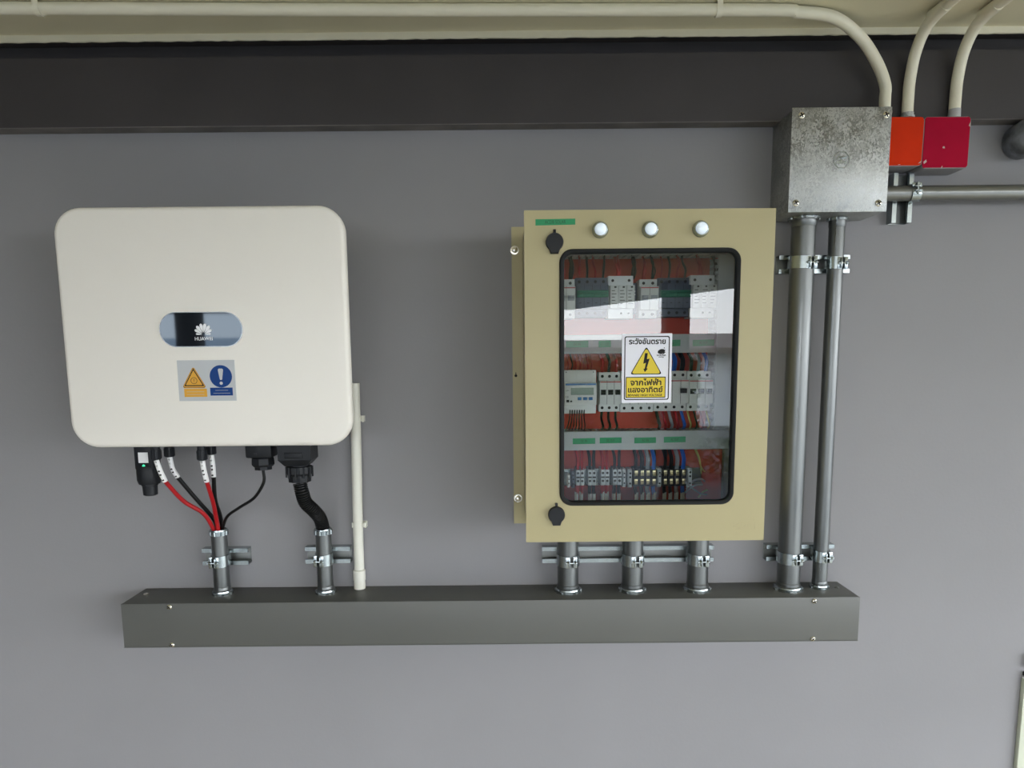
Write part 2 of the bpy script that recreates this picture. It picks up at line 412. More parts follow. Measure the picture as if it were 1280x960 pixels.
conduit(.5858, -.0455, .0232, 1.0065, 1.7710, 'thicker of the two tall steel pipes from junction box down to trunking', collar_top=True)
conduit(.6560, -.0375, .0152, 1.0065, 1.7710, 'thinner of the two tall steel pipes from junction box down to trunking', collar_top=True)
b = B(); b.lathe((.7205, -.0365, 1.8180), (1,0,0), [(.0148, 0), (.0148, 1.6)], 28)
tag(b.build('steel_conduit', PIPEX, origin=(.7205, -.0365, 1.818)), 'horizontal steel pipe running right from the junction box to the frame edge', 'conduit')

# ------------------------------------------------------------------ pipe clamps (local: pipe along z, wall towards +y)
def band(b, r, a0, a1, wdt, t, slant, zc=0.0, n=10):
    rings = []
    for i in range(n + 1):
        f = i / n; a = math.radians(a0 + (a1-a0)*f); z = zc + slant*f
        c, s = math.cos(a), math.sin(a)
        rings.append([Vector((r*c, r*s, z-wdt/2)), Vector(((r+t)*c, (r+t)*s, z-wdt/2)), Vector(((r+t)*c, (r+t)*s, z+wdt/2)), Vector((r*c, r*s, z+wdt/2))])
    b.rings(rings)
def clamp(loc, r, label, rotation=(0,0,0), gap=0.007, turn=0.0, slant=0.004, wdt=0.024):
    t = thing('pipe_clamp', loc, label, 'pipe clamp', 'strut pipe clamps'); WORLD[t.name] = Vector((0,0,0))
    R = r + .0004; th = .0022
    ga = math.degrees(gap / 2 / R)
    for side, nm in ((1, 'strap'), (-1, 'strap')):
        b = B()
        a_back = 52 if side == 1 else 128
        a_front = (-90 + ga) if side == 1 else (-90 - ga)
        if side == 1: band(b, R, a_back, a_front + turn, wdt, th, -slant)
        else: band(b, R, a_back, 360 + a_front + turn, wdt, th, -slant)
        # foot hooking behind the channel lip
        xf = side*(R*.62 + .002)
        b.box(xf-.0015, xf+.0015, R*.7, R+.004, -wdt/2, wdt/2)
        # flared ear in front with raised edges
        a = math.radians(a_front + turn); ex, ey = R*math.cos(a), R*math.sin(a)
        b.box(min(ex, ex+side*th), max(ex, ex+side*th), ey-.0075, ey+.001, -wdt/2-slant+.002, wdt/2-slant-.002, .0006)
        b.box(min(ex, ex+side*.0085), max(ex, ex+side*.0085), ey-.0030, ey-.0005, -wdt/2-slant, wdt/2-slant, .0008)
        b.build(nm, BRIGHT, t)
    a = math.radians(-90 + turn); ox, oy = R*math.cos(a), R*math.sin(a) - .0045
    b = B(); z = -slant
    b.lathe((ox-gap-.005, oy, z), (1,0,0), [(.0019, 0), (.0019, gap*2+.010)], 10)
    b.lathe((ox-gap/2-.0055, oy, z), (1,0,0), [(.0036, 0), (.0036, .003)], 6)
    b.lathe((ox+gap/2+.0025, oy, z), (1,0,0), [(.0036, 0), (.0036, .003)], 6)
    b.build('bolt', BRIGHT, t)
    WORLD[t.name] = Vector(loc); t.rotation_euler = rotation
    return t
clamp((-.6210, -.0395, 1.0825), .0165, 'zinc pipe clamp around the leftmost steel conduit', turn=-28, slant=.004)
clamp((-.4005, -.0395, 1.0835), .0165, 'zinc pipe clamp around the conduit below the black corrugated hose', turn=-28, slant=.004)
clamp((.1170, -.0445, 1.0790), .0222, 'zinc pipe clamp around the left conduit below the beige cabinet', turn=14)
clamp((.2540, -.0445, 1.0790), .0222, 'zinc pipe clamp around the middle conduit below the beige cabinet', turn=14)
clamp((.3925, -.0445, 1.0790), .0222, 'zinc pipe clamp around the right conduit below the beige cabinet', turn=14)
clamp((.5858, -.0455, 1.6860), .0232, 'zinc pipe clamp on the thicker tall pipe just under the junction box', turn=24)
clamp((.6560, -.0375, 1.6860), .0152, 'zinc pipe clamp on the thinner tall pipe just under the junction box', turn=30)
clamp((.5858, -.0455, 1.0800), .0232, 'zinc pipe clamp on the thicker tall pipe just above the trunking', turn=20)
clamp((.6560, -.0375, 1.0800), .0152, 'zinc pipe clamp on the thinner tall pipe just above the trunking', turn=28)
clamp((.8080, -.0365, 1.8180), .0148, 'zinc pipe clamp around the horizontal pipe right of the junction box', rotation=(0, PI/2, 0), turn=-24, wdt=.018)

# ------------------------------------------------------------------ white downpipe by the inverter
T = thing('pvc_pipe', (-.333, -.0118, 1.0065), 'thin off-white plastic pipe upright on the wall right of the inverter', 'pipe')
b = B(); b.tube([(-.3335, -.0118, 1.03), (-.3325, -.0118, 1.15), (-.3300, -.0118, 1.30), (-.3285, -.0118, 1.451)], .0108, 20); b.build('tube', PVCW, T)
b = B(); b.lathe((-.3335, -.0135, 1.0065), (0,0,1), [(.0122, 0), (.0122, .018), (.0134, .019), (.0134, .040), (.0115, .042)], 24); b.build('coupling', PVCW, T)
for z, lab, x in ((1.376, 'small white plastic clip on the off-white pipe beside the inverter edge', -.3292), (1.1475, 'small white plastic clip low on the off-white pipe below the inverter', -.3325)):
    b = B(); R = .0112
    for s in (1, -1):
        rings = []
        for i in range(9):
            a = math.radians(90 - s*(20 + 100*i/8))
            c, q = math.cos(a), math.sin(a)
            rings.append([Vector((x+k*c, -.0118+k*q, z+dz)) for k, dz in ((R, -.005), (R+.002, -.005), (R+.002, .005), (R, .005))])
        b.rings(rings)
    b.box(x-.010, x+.018, -.0016, 0, z-.006, z+.006)
    b.box(x+.0135, x+.0175, -.013, 0, z-.007, z+.005, .001)
    tag(b.build('pipe_clip', PVCW, origin=(x, 0, z)), lab, 'pipe clip', 'pipe clips')

# ------------------------------------------------------------------ solar inverter
IX0, IX1, IZ0, IZ1, IY = -.8130, -.2935, 1.3425, 1.7725, -.2000
T = thing('solar_inverter', (-.553, 0, 1.3425), 'large white rounded wall inverter with dark oval display and warning sticker', 'inverter')
b = B()
r = .049; steps = ((.0, .0), (.0015, .0), (.0045, .0012), (.0068, .0040), (.0075, .0085))
rings = []
for ins_y, in_ in ((-.1985, .0085), (-.1998, .0045), (-.2000, .0075)):
    pass
prof = [(.004, -.1815), (.0005, -.1835), (.0, -.1915), (.0008, -.1945), (.0025, -.1975), (.0052, -.1994), (.0090, -.2000)]
rings = [[Vector((x, y, z)) for x, z in rrect(IX0+i, IX1-i, IZ0+i, IZ1-i, r-i, 10)] for i, y in prof]
b.rings(rings); b.build('front_cover', WHITEP, T)
b = B(); b.box(-.770, -.340, -.182, -.012, 1.3720, 1.750, .006)
b.box(-.750, -.360, -.150, -.030, 1.3400, 1.3720, .003); b.build('body', BODYP, T)
b = B(); b.box(-.72, -.39, -.012, 0, 1.42, 1.70, .001); b.build('wall_bracket', ZINC, T)
DX0, DX1, DZ0, DZ1 = -.6335, -.4855, 1.5265, 1.5865
b = B(); b.plate(rrect(DX0, DX1, DZ0, DZ1, .0298, 12), [], -.2012, -.199); D = b.build('display', DISPG, T)
b = B(); b.plate(rrect(DX0-.0012, DX1+.0012, DZ0-.0012, DZ1+.0012, .031, 12), [rrect(DX0, DX1, DZ0, DZ1, .0298, 12)], -.2014, -.199); b.build('rim', CHROME, D)
# the white shell emblem and name on the display
b = B(); ex, ez, y = -.5555, 1.5475, -.2014
for sgn in (1, -1):
    for ang, L, wd in ((12, .0198, .0029), (37, .0193, .0030), (61, .0175, .0026), (85, .0138, .0016)):
        a = math.radians(90 - sgn*ang); ux, uz = math.cos(a), math.sin(a); px, pz = -uz, ux
        pts = []
        for f, k in ((.18, .03), (.45, .55), (.70, .95), (.85, .95), (.95, .62), (1.0, .10)):
            pts.append((f*L, k*wd))
        poly = [(ex+f*ux+k*px, ez+f*uz+k*pz) for f, k in pts] + [(ex+f*ux-k*px, ez+f*uz-k*pz) for f, k in reversed(pts)]
        b.plate(poly, [], y, y+.0003)
b.text('HUAWEI', ex, 1.5400, y, .0320, .0064, bold=.012); b.build('logo', LOGOW, D, smooth=0)
# warning sticker
SX0, SX1, SZ0, SZ1, y = -.6075, -.5030, 1.4275, 1.5015, -.2006
b = B(); b.plate([(SX0, SZ0), (SX1, SZ0), (SX1, SZ1), (SX0, SZ1)], [], y, -.1998); S = b.build('warning_sticker', STICK, T, smooth=0)
def rtri(cx, z0, w_, h_, r_, n_=5):
    P = [Vector((cx-w_/2, z0)), Vector((cx+w_/2, z0)), Vector((cx, z0+h_))]; out = []
    for i in range(3):
        p, q, s = P[i], P[i-1], P[(i+1) % 3]
        a = p + (q-p).normalized()*r_*1.6; c = p + (s-p).normalized()*r_*1.6
        for k in range(n_+1):
            t = k/n_; out.append(tuple((a*(1-t)**2 + p*2*t*(1-t) + c*t*t)))
    return out
tx, bx = -.5785, -.5290
b = B(); b.plate(rtri(tx, 1.4510, .0450, .0400, .004), [], y-.0003, y); b.m = 1
b.plate(rtri(tx, 1.4515, .0440, .0388, .004), [rtri(tx, 1.4522, .0424, .0374, .004)], y-.0004, y)
b.plate(rtri(tx, 1.4545, .0370, .0325, .0012), [rtri(tx, 1.4565, .0310, .0270, .001)], y-.0004, y)
b.plate(circ(tx, 1.4645, .0060), [circ(tx, 1.4645, .0052)], y-.0004, y); b.text('!', tx, 1.4645, y-.0004, .0012, .0065)
b.build('warning_triangle', [AMBER, INK], S, smooth=0)
b = B(); b.plate([(-.5975, 1.4350), (-.5560, 1.4350), (-.5560, 1.4500), (-.5975, 1.4500)], [], y-.0003, y); b.m = 1
for zz in (1.4441, 1.4388): b.plate([(-.593, zz), (-.561, zz), (-.561, zz+.0006), (-.593, zz+.0006)], [], y-.0004, y)
b.build('amber_panel', [AMBER, BODYP], S, smooth=0)
b = B(); b.plate(circ(bx, 1.4720, .0203, 32), [], y-.0003, y); b.m = 1
b.plate([(bx-.0048, 1.4840), (bx-.0030, 1.4860), (bx+.0030, 1.4860), (bx+.0048, 1.4840), (bx+.0022, 1.4670), (bx+.0012, 1.4655), (bx-.0012, 1.4655), (bx-.0022, 1.4670)], [], y-.0005, y)
b.plate(circ(bx, 1.4595, .0029, 14), [], y-.0005, y); b.build('exclamation_disc', [BLUEST, STICK], S, smooth=0)
b = B(); b.plate([(-.5500, 1.4370), (-.5090, 1.4370), (-.5090, 1.4515), (-.5500, 1.4515)], [], y-.0003, y); b.m = 1
for zz, k in ((1.4463, .0115), (1.4410, .0155)): b.plate([(bx-k, zz), (bx+k, zz), (bx+k, zz+.0006), (bx-k, zz+.0006)], [], y-.0005, y)
b.build('blue_panel', [BLUEST, BODYP], S, smooth=0)
# communication stick hanging under the inverter
cx, cy = -.7215, -.110
b = B(); b.box(cx-.0195, cx+.0185, cy-.016, cy+.016, 1.2880, 1.3560, .004); b.lathe((cx, cy, 1.2900), (0,0,-1), [(.0200, -.006), (.0225, .001), (.0225, .022), (.0195, .031), (.0145, .032)], 20)
K = b.build('communication_stick', BLACK, T)
b = B(); b.lathe((cx, cy, 1.2590), (0,0,-1), [(.0155, -.002), (.0155, .003), (.0142, .004), (.0134, .022), (.010, .024)], 18); b.build('cap', BLACK, K)
b = B(); b.plate([(cx-.0100, 1.3030), (cx+.0090, 1.3030), (cx+.0090, 1.3235), (cx-.0100, 1.3235)], [], cy-.0168, cy-.0155); b.build('sticker', MARK, K, smooth=0)
b = B(); b.lathe((cx-.001, cy-.0158, 1.2970), (0,-1,0), [(.0028, 0), (.0024, .0012), (.001, .0016)], 12); b.build('indicator', LEDG, K)
for x, yy, zb in ((-.6905, -.138, 1.3110), (-.6880, -.09, 1.3095), (-.6093, -.12, 1.3065), (-.6039, -.09, 1.3135)):
    b = B(); b.lathe((x, yy, zb), (0,0,1), [(.0062, 0), (.0090, .0005), (.0095, .004), (.0095, .020), (.0080, .021), (.0080, .045)], 10)
    for k in range(8):
        a = 2*PI*k/8; b.box(x+.009*math.cos(a)-.0012, x+.009*math.cos(a)+.0012, yy+.009*math.sin(a)-.0012, yy+.009*math.sin(a)+.0012, zb+.002, zb+.018)
    b.build('plug_connector', BLACK, T)
gx = -.4995
b = B(); b.box(gx-.0255, gx+.0265, -.120, -.080, 1.3090, 1.3600, .004); b.lathe((gx+.002, -.1, 1.3090), (0,0,-1), [(.0200, 0), (.0225, .002), (.0232, .014), (.0195, .0185), (.0175, .0190), (.0175, .0250), (.006, .0255)], 8)
b.box(gx-.008, gx-.002, -.1212, -.119, 1.3150, 1.3195); b.build('cable_gland', BLACK, T, smooth=25)
gx = -.4265
b = B(); b.rings([[Vector((gx+i*k, -.1+j*.026*k2, z)) for i, j in ((.0325,-1),(.0325,1),(-.0325,1),(-.0325,-1))] for z, k, k2 in ((1.3600, 1, 1), (1.3050, 1, 1), (1.2945, .72, .8), (1.2925, .66, .75))])
b.box(gx-.019, gx+.017, -.1275, -.125, 1.3085, 1.3200, .0008)
b.lathe((gx+.001, -.1, 1.2925), (0,0,-1), [(.0195, -.002), (.0200, .002), (.0262, .003), (.0262, .016), (.0235, .020), (.0225, .0335), (.0150, .034)], 10)
for k in range(10):
    a = 2*PI*k/10 + .31; b.box(gx+.001+.0250*math.cos(a)-.0016, gx+.001+.0250*math.cos(a)+.0016, -.1+.0250*math.sin(a)-.0016, -.1+.0250*math.sin(a)+.0016, 1.2680, 1.2895)
b.build('cable_gland', BLACK, T, smooth=25)

# ------------------------------------------------------------------ cables under the inverter
def cable(path, split, m, label, r=.0043, marks='PV1-1'):
    P = [Vector(p) for p in path]
    t = thing('solar_cable', P[-1], label, 'cable', 'cables under the inverter')
    b = B(); b.tube(P[split:], r, 10); b.build('sheath', m, t)
    b = B(); b.tube(P[:split+1], r*1.18, 10)
    Q = smooth_path(P[:split+1], 6); s = b
    b.build('marker_sleeve', MARK, t)
    bb = B(); n_ = 5
    for k in range(n_):                           # printed characters as small dark ink flakes on the sleeve front
        p = Q[int(1 + k*(len(Q)-3)/(n_-1))]
        bb.text(marks[k % len(marks)], p.x, p.z, p.y - r*1.25, .0030, .0042, rot=-PI/2+.15)
    bb.build('lettering', INK, t, smooth=0)
    return t
cable([(-.6905,-.138,1.3096),(-.6862,-.135,1.2880),(-.6815,-.128,1.2660),(-.6656,-.092,1.2192),(-.6394,-.066,1.1878),(-.6295,-.046,1.1505),(-.6285,-.044,1.132)], 2, REDW, 'red solar cable with white marker, farthest left of the cables under the inverter')
cable([(-.6880,-.09,1.3083),(-.6840,-.09,1.2851),(-.6777,-.084,1.2667),(-.6573,-.062,1.2221),(-.6330,-.040,1.1743),(-.6268,-.0335,1.15),(-.6265,-.033,1.132)], 2, BLKW, 'black solar cable with white marker, second from left under the inverter')
cable([(-.6093,-.12,1.3052),(-.6083,-.118,1.2857),(-.6079,-.11,1.2618),(-.6100,-.085,1.2193),(-.6162,-.062,1.1889),(-.6182,-.0490,1.1512),(-.6182,-.0478,1.132)], 2, REDW, 'red solar cable with white marker hanging almost straight down, third from left')
cable([(-.6039,-.09,1.3122),(-.6025,-.09,1.2909),(-.6033,-.088,1.2676),(-.6110,-.070,1.2163),(-.6150,-.042,1.1781),(-.6155,-.0335,1.15),(-.6155,-.0332,1.132)], 2, BLKW, 'black solar cable with white marker hanging almost straight behind the red one', marks='NB1-1')
b = B(); b.tube([(-.4977,-.1,1.2826),(-.4990,-.0985,1.257),(-.5225,-.09,1.2245),(-.5589,-.075,1.2017),(-.593,-.058,1.179),(-.6105,-.043,1.1499),(-.611,-.042,1.132)], .0031, 10)
tag(b.build('signal_cable', BLKW, origin=(-.6115, -.038, 1.15)), 'thin plain black cable curving left from the middle gland into the conduit', 'cable')
b = B()
P = smooth_path([(-.4255,-.1,1.2553),(-.4225,-.1,1.237),(-.4187,-.092,1.2139),(-.4073,-.078,1.1942),(-.4005,-.058,1.1727),(-.4000,-.042,1.146),(-.4005,-.0395,1.134)], 40)
L_ = [0]
for p, q_ in zip(P, P[1:]): L_.append(L_[-1] + (q_-p).length)
Q = []; j = 0; NR = 99
for i in range(NR + 1):
    d = L_[-1]*i/NR
    while j < len(P)-2 and L_[j+1] < d: j += 1
    Q.append(P[j].lerp(P[j+1], (d-L_[j])/max(1e-9, L_[j+1]-L_[j])))
b.tube(Q, .013, 18, k=1, rf=lambda i, n: (.0141, .0141, .0120)[i % 3])
tag(b.build('corrugated_hose', BLKW, origin=(-.4, -.0395, 1.14)), 'thick black corrugated hose from inverter gland down into the second conduit', 'hose')

# ------------------------------------------------------------------ distribution cabinet
CX0, CX1, CZ0, CZ1 = .0250, .4578, 1.1665, 1.7510
T = thing('distribution_cabinet', (.2414, 0, CZ0), 'beige steel distribution cabinet with black-rimmed glass door on the wall', 'cabinet')
b = B(); y0, y1, th = -.220, -.006, .0016
ox0, ox1, oz0, oz1 = CX0+.003, CX1-.003, CZ0+.003, CZ1-.003
b.box(ox0, ox0+th, y0, y1, oz0, oz1); b.box(ox1-th, ox1, y0, y1, oz0, oz1); b.box(ox0, ox1, y0, y1, oz0, oz0+th); b.box(ox0, ox1, y0, y1, oz1-th, oz1)
b.box(ox0, ox1, y1-th, y1, oz0, oz1)
# folded rim around the opening
b.plate([(ox0, oz0), (ox1, oz0), (ox1, oz1), (ox0, oz1)], [[(ox0+.012, oz0+.012), (ox1-.012, oz0+.012), (ox1-.012, oz1-.012), (ox0+.012, oz1-.012)]], y0, y0+.0015)
b.build('enclosure', BEIGE, T, smooth=0)
b = B(); b.plate([(.0035, 1.1455), (.4790, 1.1455), (.4790, 1.7660), (.0035, 1.7660)],
                 [circ(.0103, 1.463, .0030, 12), ], -.006, -.002)
b.box(.0225, .0250, -.010, -.006, 1.150, 1.760); b.build('mounting_plate', BEIGE, T, smooth=0)
b = B(); b.plate(circ(.0103, 1.4630, .0030, 12), [], -.0025, -.0015); b.plate([(.0094, 1.464), (.0112, 1.464), (.0112, 1.4700), (.0094, 1.4700)], [], -.0066, -.0058); b.build('keyhole', INK, T, smooth=0)
for x, z in ((.0100, 1.7195), (.0128, 1.2010), (.4690, 1.7195), (.4690, 1.2010)):
    b = B(); b.lathe((x, -.006, z), (0,-1,0), [(.0088, 0), (.0088, .0016), (.0060, .0017), (.0060, .0060), (.0035, .0075)], 20); b.build('anchor_bolt', SCREW, T)
b = B(); b.box(.0450, .4400, -.0365, -.0345, 1.1850, 1.7330, .0005); b.build('back_plate', ORPL, T, smooth=0)
# door with window
WX0, WX1, WZ0, WZ1 = .0855, .4003, 1.2335, 1.6860
b = B(); b.plate([(CX0, CZ0), (CX1, CZ0), (CX1, CZ1), (CX0, CZ1)], [rrect(WX0+.003, WX1-.003, WZ0+.003, WZ1-.003, .020, 8)], -.2400, -.2385)
b.box(CX0, CX0+.0015, -.2390, -.2205, CZ0, CZ1); b.box(CX1-.0015, CX1, -.2390, -.2205, CZ0, CZ1)
b.box(CX0, CX1, -.2390, -.2205, CZ0, CZ0+.0015); b.box(CX0, CX1, -.2390, -.2205, CZ1-.0015, CZ1)
door = b.build('door', BEIGE, T, smooth=0)
b = B()
ring_o = lambda i: rrect(WX0+i, WX1-i, WZ0+i, WZ1-i, .023-i, 8)
O = [(0, -.2400), (.0005, -.2425), (.002, -.2440), (.006, -.2440), (.0082, -.2425), (.0088, -.2380), (.0088, -.2340)]
rg = [[Vector((x, y, z)) for x, z in ring_o(i)] for i, y in O]; b.rings(rg, closed_ends=False)
b.build('window_gasket', RUBBER, door)
b = B(); b.plate(rrect(WX0+.008, WX1-.008, WZ0+.008, WZ1-.008, .0145, 8), [], -.2372, -.2345); b.build('glass_pane', GLASS, door, smooth=0)
# embossed maker's word at the lower right corner
b = B(); b.text('iPOWTI', .4195, 1.1925, -.2400, .046, .011, thick=.0004)
for k in range(3): b.plate([(.4025+k*.004, 1.1805-k*.001), (.409+k*.004, 1.1805-k*.001), (.4085+k*.004, 1.1812-k*.001), (.403+k*.004, 1.1812-k*.001)], [], -.2404, -.2399)
b.plate([(.413, 1.2020), (.432, 1.2020), (.440, 1.2050), (.4395, 1.2056), (.432, 1.2028), (.413, 1.2026)], [], -.2404, -.2399)
b.build('embossed_lettering', BEIGE, door, smooth=0)
for x, z in ((.0772, 1.6972), (.0800, 1.2180)):
    b = B(); pts = []
    for i in range(21):
        a = math.radians(-52 + 284*i/20); pts.append((x + .0152*math.cos(a), z + .0152*math.sin(a)))
    pts += [(x-.0068, z-.0195), (x+.0068, z-.0195)]
    b.rings([[Vector((x+(px-x)*k, y, z+(pz-z)*k)) for px, pz in pts] for k, y in ((1, -.2400), (1, -.2470), (.93, -.2490))])
    b.box(x-.0024, x+.0024, -.2440, -.2400, z+.013, z+.0215, .001)
    b.build('lock_cap', BLACK, T)
for x, z in ((.1557, 1.7172), (.2418, 1.7168), (.3285, 1.7172)):
    b = B(); b.lathe((x, -.2400, z), (0,-1,0), [(.0142, 0), (.0142, .0030), (.0132, .0042), (.0118, .0100), (.0108, .0105), (.0108, .008)], 28); L = b.build('pilot_lamp', BRIGHT, T)
    b = B(); b.lathe((x, -.2480, z), (0,-1,0), [(.0100, 0), (.0098, .0035), (.0086, .0060), (.0055, .0078), (.0015, .0083)], 24); b.build('lens', LENS, L)
b = B(); b.plate([(.0445, 1.7255), (.1130, 1.7265), (.1130, 1.7365), (.0445, 1.7360)], [], -.2406, -.2399); G = b.build('label_tape', GTAPE, T, smooth=0)
b = B(); b.text('ACDB SOLAR', .0785, 1.7312, -.2408, .036, .0058); b.build('lettering', GINK, G, smooth=0)
# danger notice stuck on the glass
SX, SW, SZT, SH, y = .1962, .0880, 1.5405, .1215, -.2380
U = lambda X, Y: (SX + (X-75)/597*SW, SZT - (Y-65)/838*SH)
def q(X0_, Y0_, X1_, Y1_): return [U(X0_, Y1_), U(X1_, Y1_), U(X1_, Y0_), U(X0_, Y0_)]
b = B(); b.plate(q(75, 65, 672, 903), [], y, -.2370); S = b.build('danger_notice', PAPER, T, smooth=0)
def rq(X0_, Y0_, X1_, Y1_, r_):
    a, c = U(X0_, Y1_), U(X1_, Y0_); return rrect(a[0], c[0], a[1], c[1], r_, 4)
b = B(); b.plate(rq(103, 96, 644, 869, .0035), [rq(115, 108, 632, 857, .0025)], y-.0003, y); b.build('border', INK, S, smooth=0)
b = B()
def putt(s, X0_, Y0_, X1_, Y1_):
    a, c = U(X0_, Y1_), U(X1_, Y0_); b.text(s, (a[0]+c[0])/2, (a[1]+c[1])/2, y-.0005, c[0]-a[0], c[1]-a[1], bold=.028)
putt('ระวังอันตราย', 155, 118, 595, 194)
tri = lambda k: rtri(U(366, 0)[0], U(0, 558 - k)[1], (385 - 3.3*k)/597*SW, (340 - 2.9*k)/838*SH, .0035, 5)
b.build('lettering', INK, S, smooth=0)
b = B(); b.plate(tri(0), [], y-.0003, y); b.m = 1; b.plate(tri(10), [], y-.0004, y); b.m = 0
b.plate([U(*p) for p in ((350, 300), (383, 300), (374, 372), (406, 366), (372, 484), (386, 488), (350, 530), (332, 488), (347, 490), (362, 418), (330, 428))][::-1], [], y-.0006, y-.0004)
b.build('lightning_triangle', [INK, YELLOW], S, smooth=0)
b = B(); b.plate(rq(123, 587, 603, 844, .001), [], y-.0003, y); b.m = 1; b.plate(rq(132, 597, 594, 834, .0008), [], y-.0004, y); b.build('yellow_panel', [INK, YELLOW], S, smooth=0)
b = B()
putt('จากไฟฟ้า', 178, 606, 552, 692)
putt('แสงอาทิตย์', 152, 704, 570, 778)
putt('BEWARE HIGH VOLTAGE', 150, 796, 562, 824)
b.build('lettering', INK, S, smooth=0)
b = B(); pc = U(545, 282); b.plate([(pc[0]+.0055*math.cos(a)*1.15-.001*math.sin(a), pc[1]+.0040*math.sin(a)+.0015*math.cos(a)) for a in [2*PI*i/18 for i in range(18)]], [], y-.0004, y)
b.plate([U(*p) for p in ((500, 300), (520, 268), (590, 262), (596, 270), (530, 276), (508, 302))], [], y-.0005, y); b.plate(circ(*U(580, 240), .0009, 8), [], y-.0004, y)
b.plate([U(*p) for p in ((512, 318), (560, 312), (592, 285), (597, 290), (566, 318))], [], y-.0005, y)
putt('SOLAR', 490, 318, 602, 338); putt('energy', 512, 344, 578, 358)
b.build('emblem', INK, S, smooth=0)

# ------------------------------------------------------------------ devices inside the cabinet
YB = -.0365
def rail(z, label):
    b = B(); b.extr([(YB, z-.0175), (YB-.0075, z-.0175), (YB-.0075, z-.0125), (YB-.001, z-.0125), (YB-.001, z+.0125), (YB-.0075, z+.0125), (YB-.0075, z+.0175), (YB, z+.0175)], 'x', .075, .397)
    tag(b.build('mounting_rail', BRIGHT, origin=(.24, YB, z), smooth=0), label, 'rail', 'device rails')
rail(1.6130, 'metal mounting rail behind the upper row of breakers'); rail(1.4310, 'metal mounting rail behind the meter and middle breakers'); rail(1.2520, 'metal mounting rail behind the terminal blocks')
YR = -.044
def duct(x0, x1, z0, z1, label, tapes=()):
    t = thing('wiring_duct', ((x0+x1)/2, YB, z0), label, 'wiring duct', 'wiring ducts in the cabinet')
    b = B(); hor = (x1-x0) > (z1-z0)
    if hor:
        b.box(x0, x1, -.0392, YB-.0006, z0, z1)
        n_ = int((x1-x0)/.0125)
        for k in range(n_):
            xa = x0 + k*(x1-x0)/n_
            b.box(xa, xa+.0075, -.096, -.039, z0, z0+.0015); b.box(xa, xa+.0075, -.096, -.039, z1-.0015, z1)
    else:
        b.box(x0, x1, -.0392, YB-.0006, z0, z1)
        n_ = int((z1-z0)/.0115)
        for k in range(n_):
            za = z0 + k*(z1-z0)/n_
            b.box(x0, x0+.0015, -.096, -.039, za, za+.0060); b.box(x1-.0015, x1, -.096, -.039, za, za+.0060)
            b.box(x0-.0035, x0, -.0950, -.0860, za, za+.0052)
    b.build('slotted_channel', DUCT, t, smooth=0)
    b = B(); b.box(x0, x1, -.1, -.096, z0-.001, z1+.001, .0012); b.build('lid', DUCT, t, smooth=0)
    for xa, xb, za, zb, s in tapes:
        b = B(); b.plate([(xa, za), (xb, za+.0006), (xb, zb+.0006), (xa, zb)], [], -.1006, -.0999); g = b.build('label_tape', GTAPE, t, smooth=0)
        b = B(); b.text(s, (xa+xb)/2, (za+zb)/2+.0003, -.1008, .016 if len(s) > 5 else .013, .0052); b.build('lettering', GINK, g, smooth=0)
    return t
duct(.0600, .3985, 1.5080, 1.5425, 'grey wiring duct between the upper breakers and the meter row', [(.108, .152, 1.5190, 1.5315, 'DC IN'), (.172, .196, 1.519, 1.5315, 'DC OUT'), (.292, .332, 1.5195, 1.5320, 'AC IN'), (.356, .398, 1.5195, 1.5320, 'AC OUT')])
duct(.0600, .4330, 1.3168, 1.3528, 'grey wiring duct with four green tapes above the terminal blocks', [(.1217, .1664, 1.3285, 1.3400, 'DC IN'), (.1755, .2190, 1.3295, 1.3410, 'DC OUT'), (.2445, .2875, 1.3290, 1.3405, 'AC IN'), (.3032, .3465, 1.3300, 1.3415, 'AC OUT')])
duct(.0600, .4330, 1.6960, 1.7290, 'grey wiring duct across the top of the cabinet inside')
duct(.4030, .4330, 1.3560, 1.6930, 'upright grey slotted wiring duct at the upper right inside the cabinet')

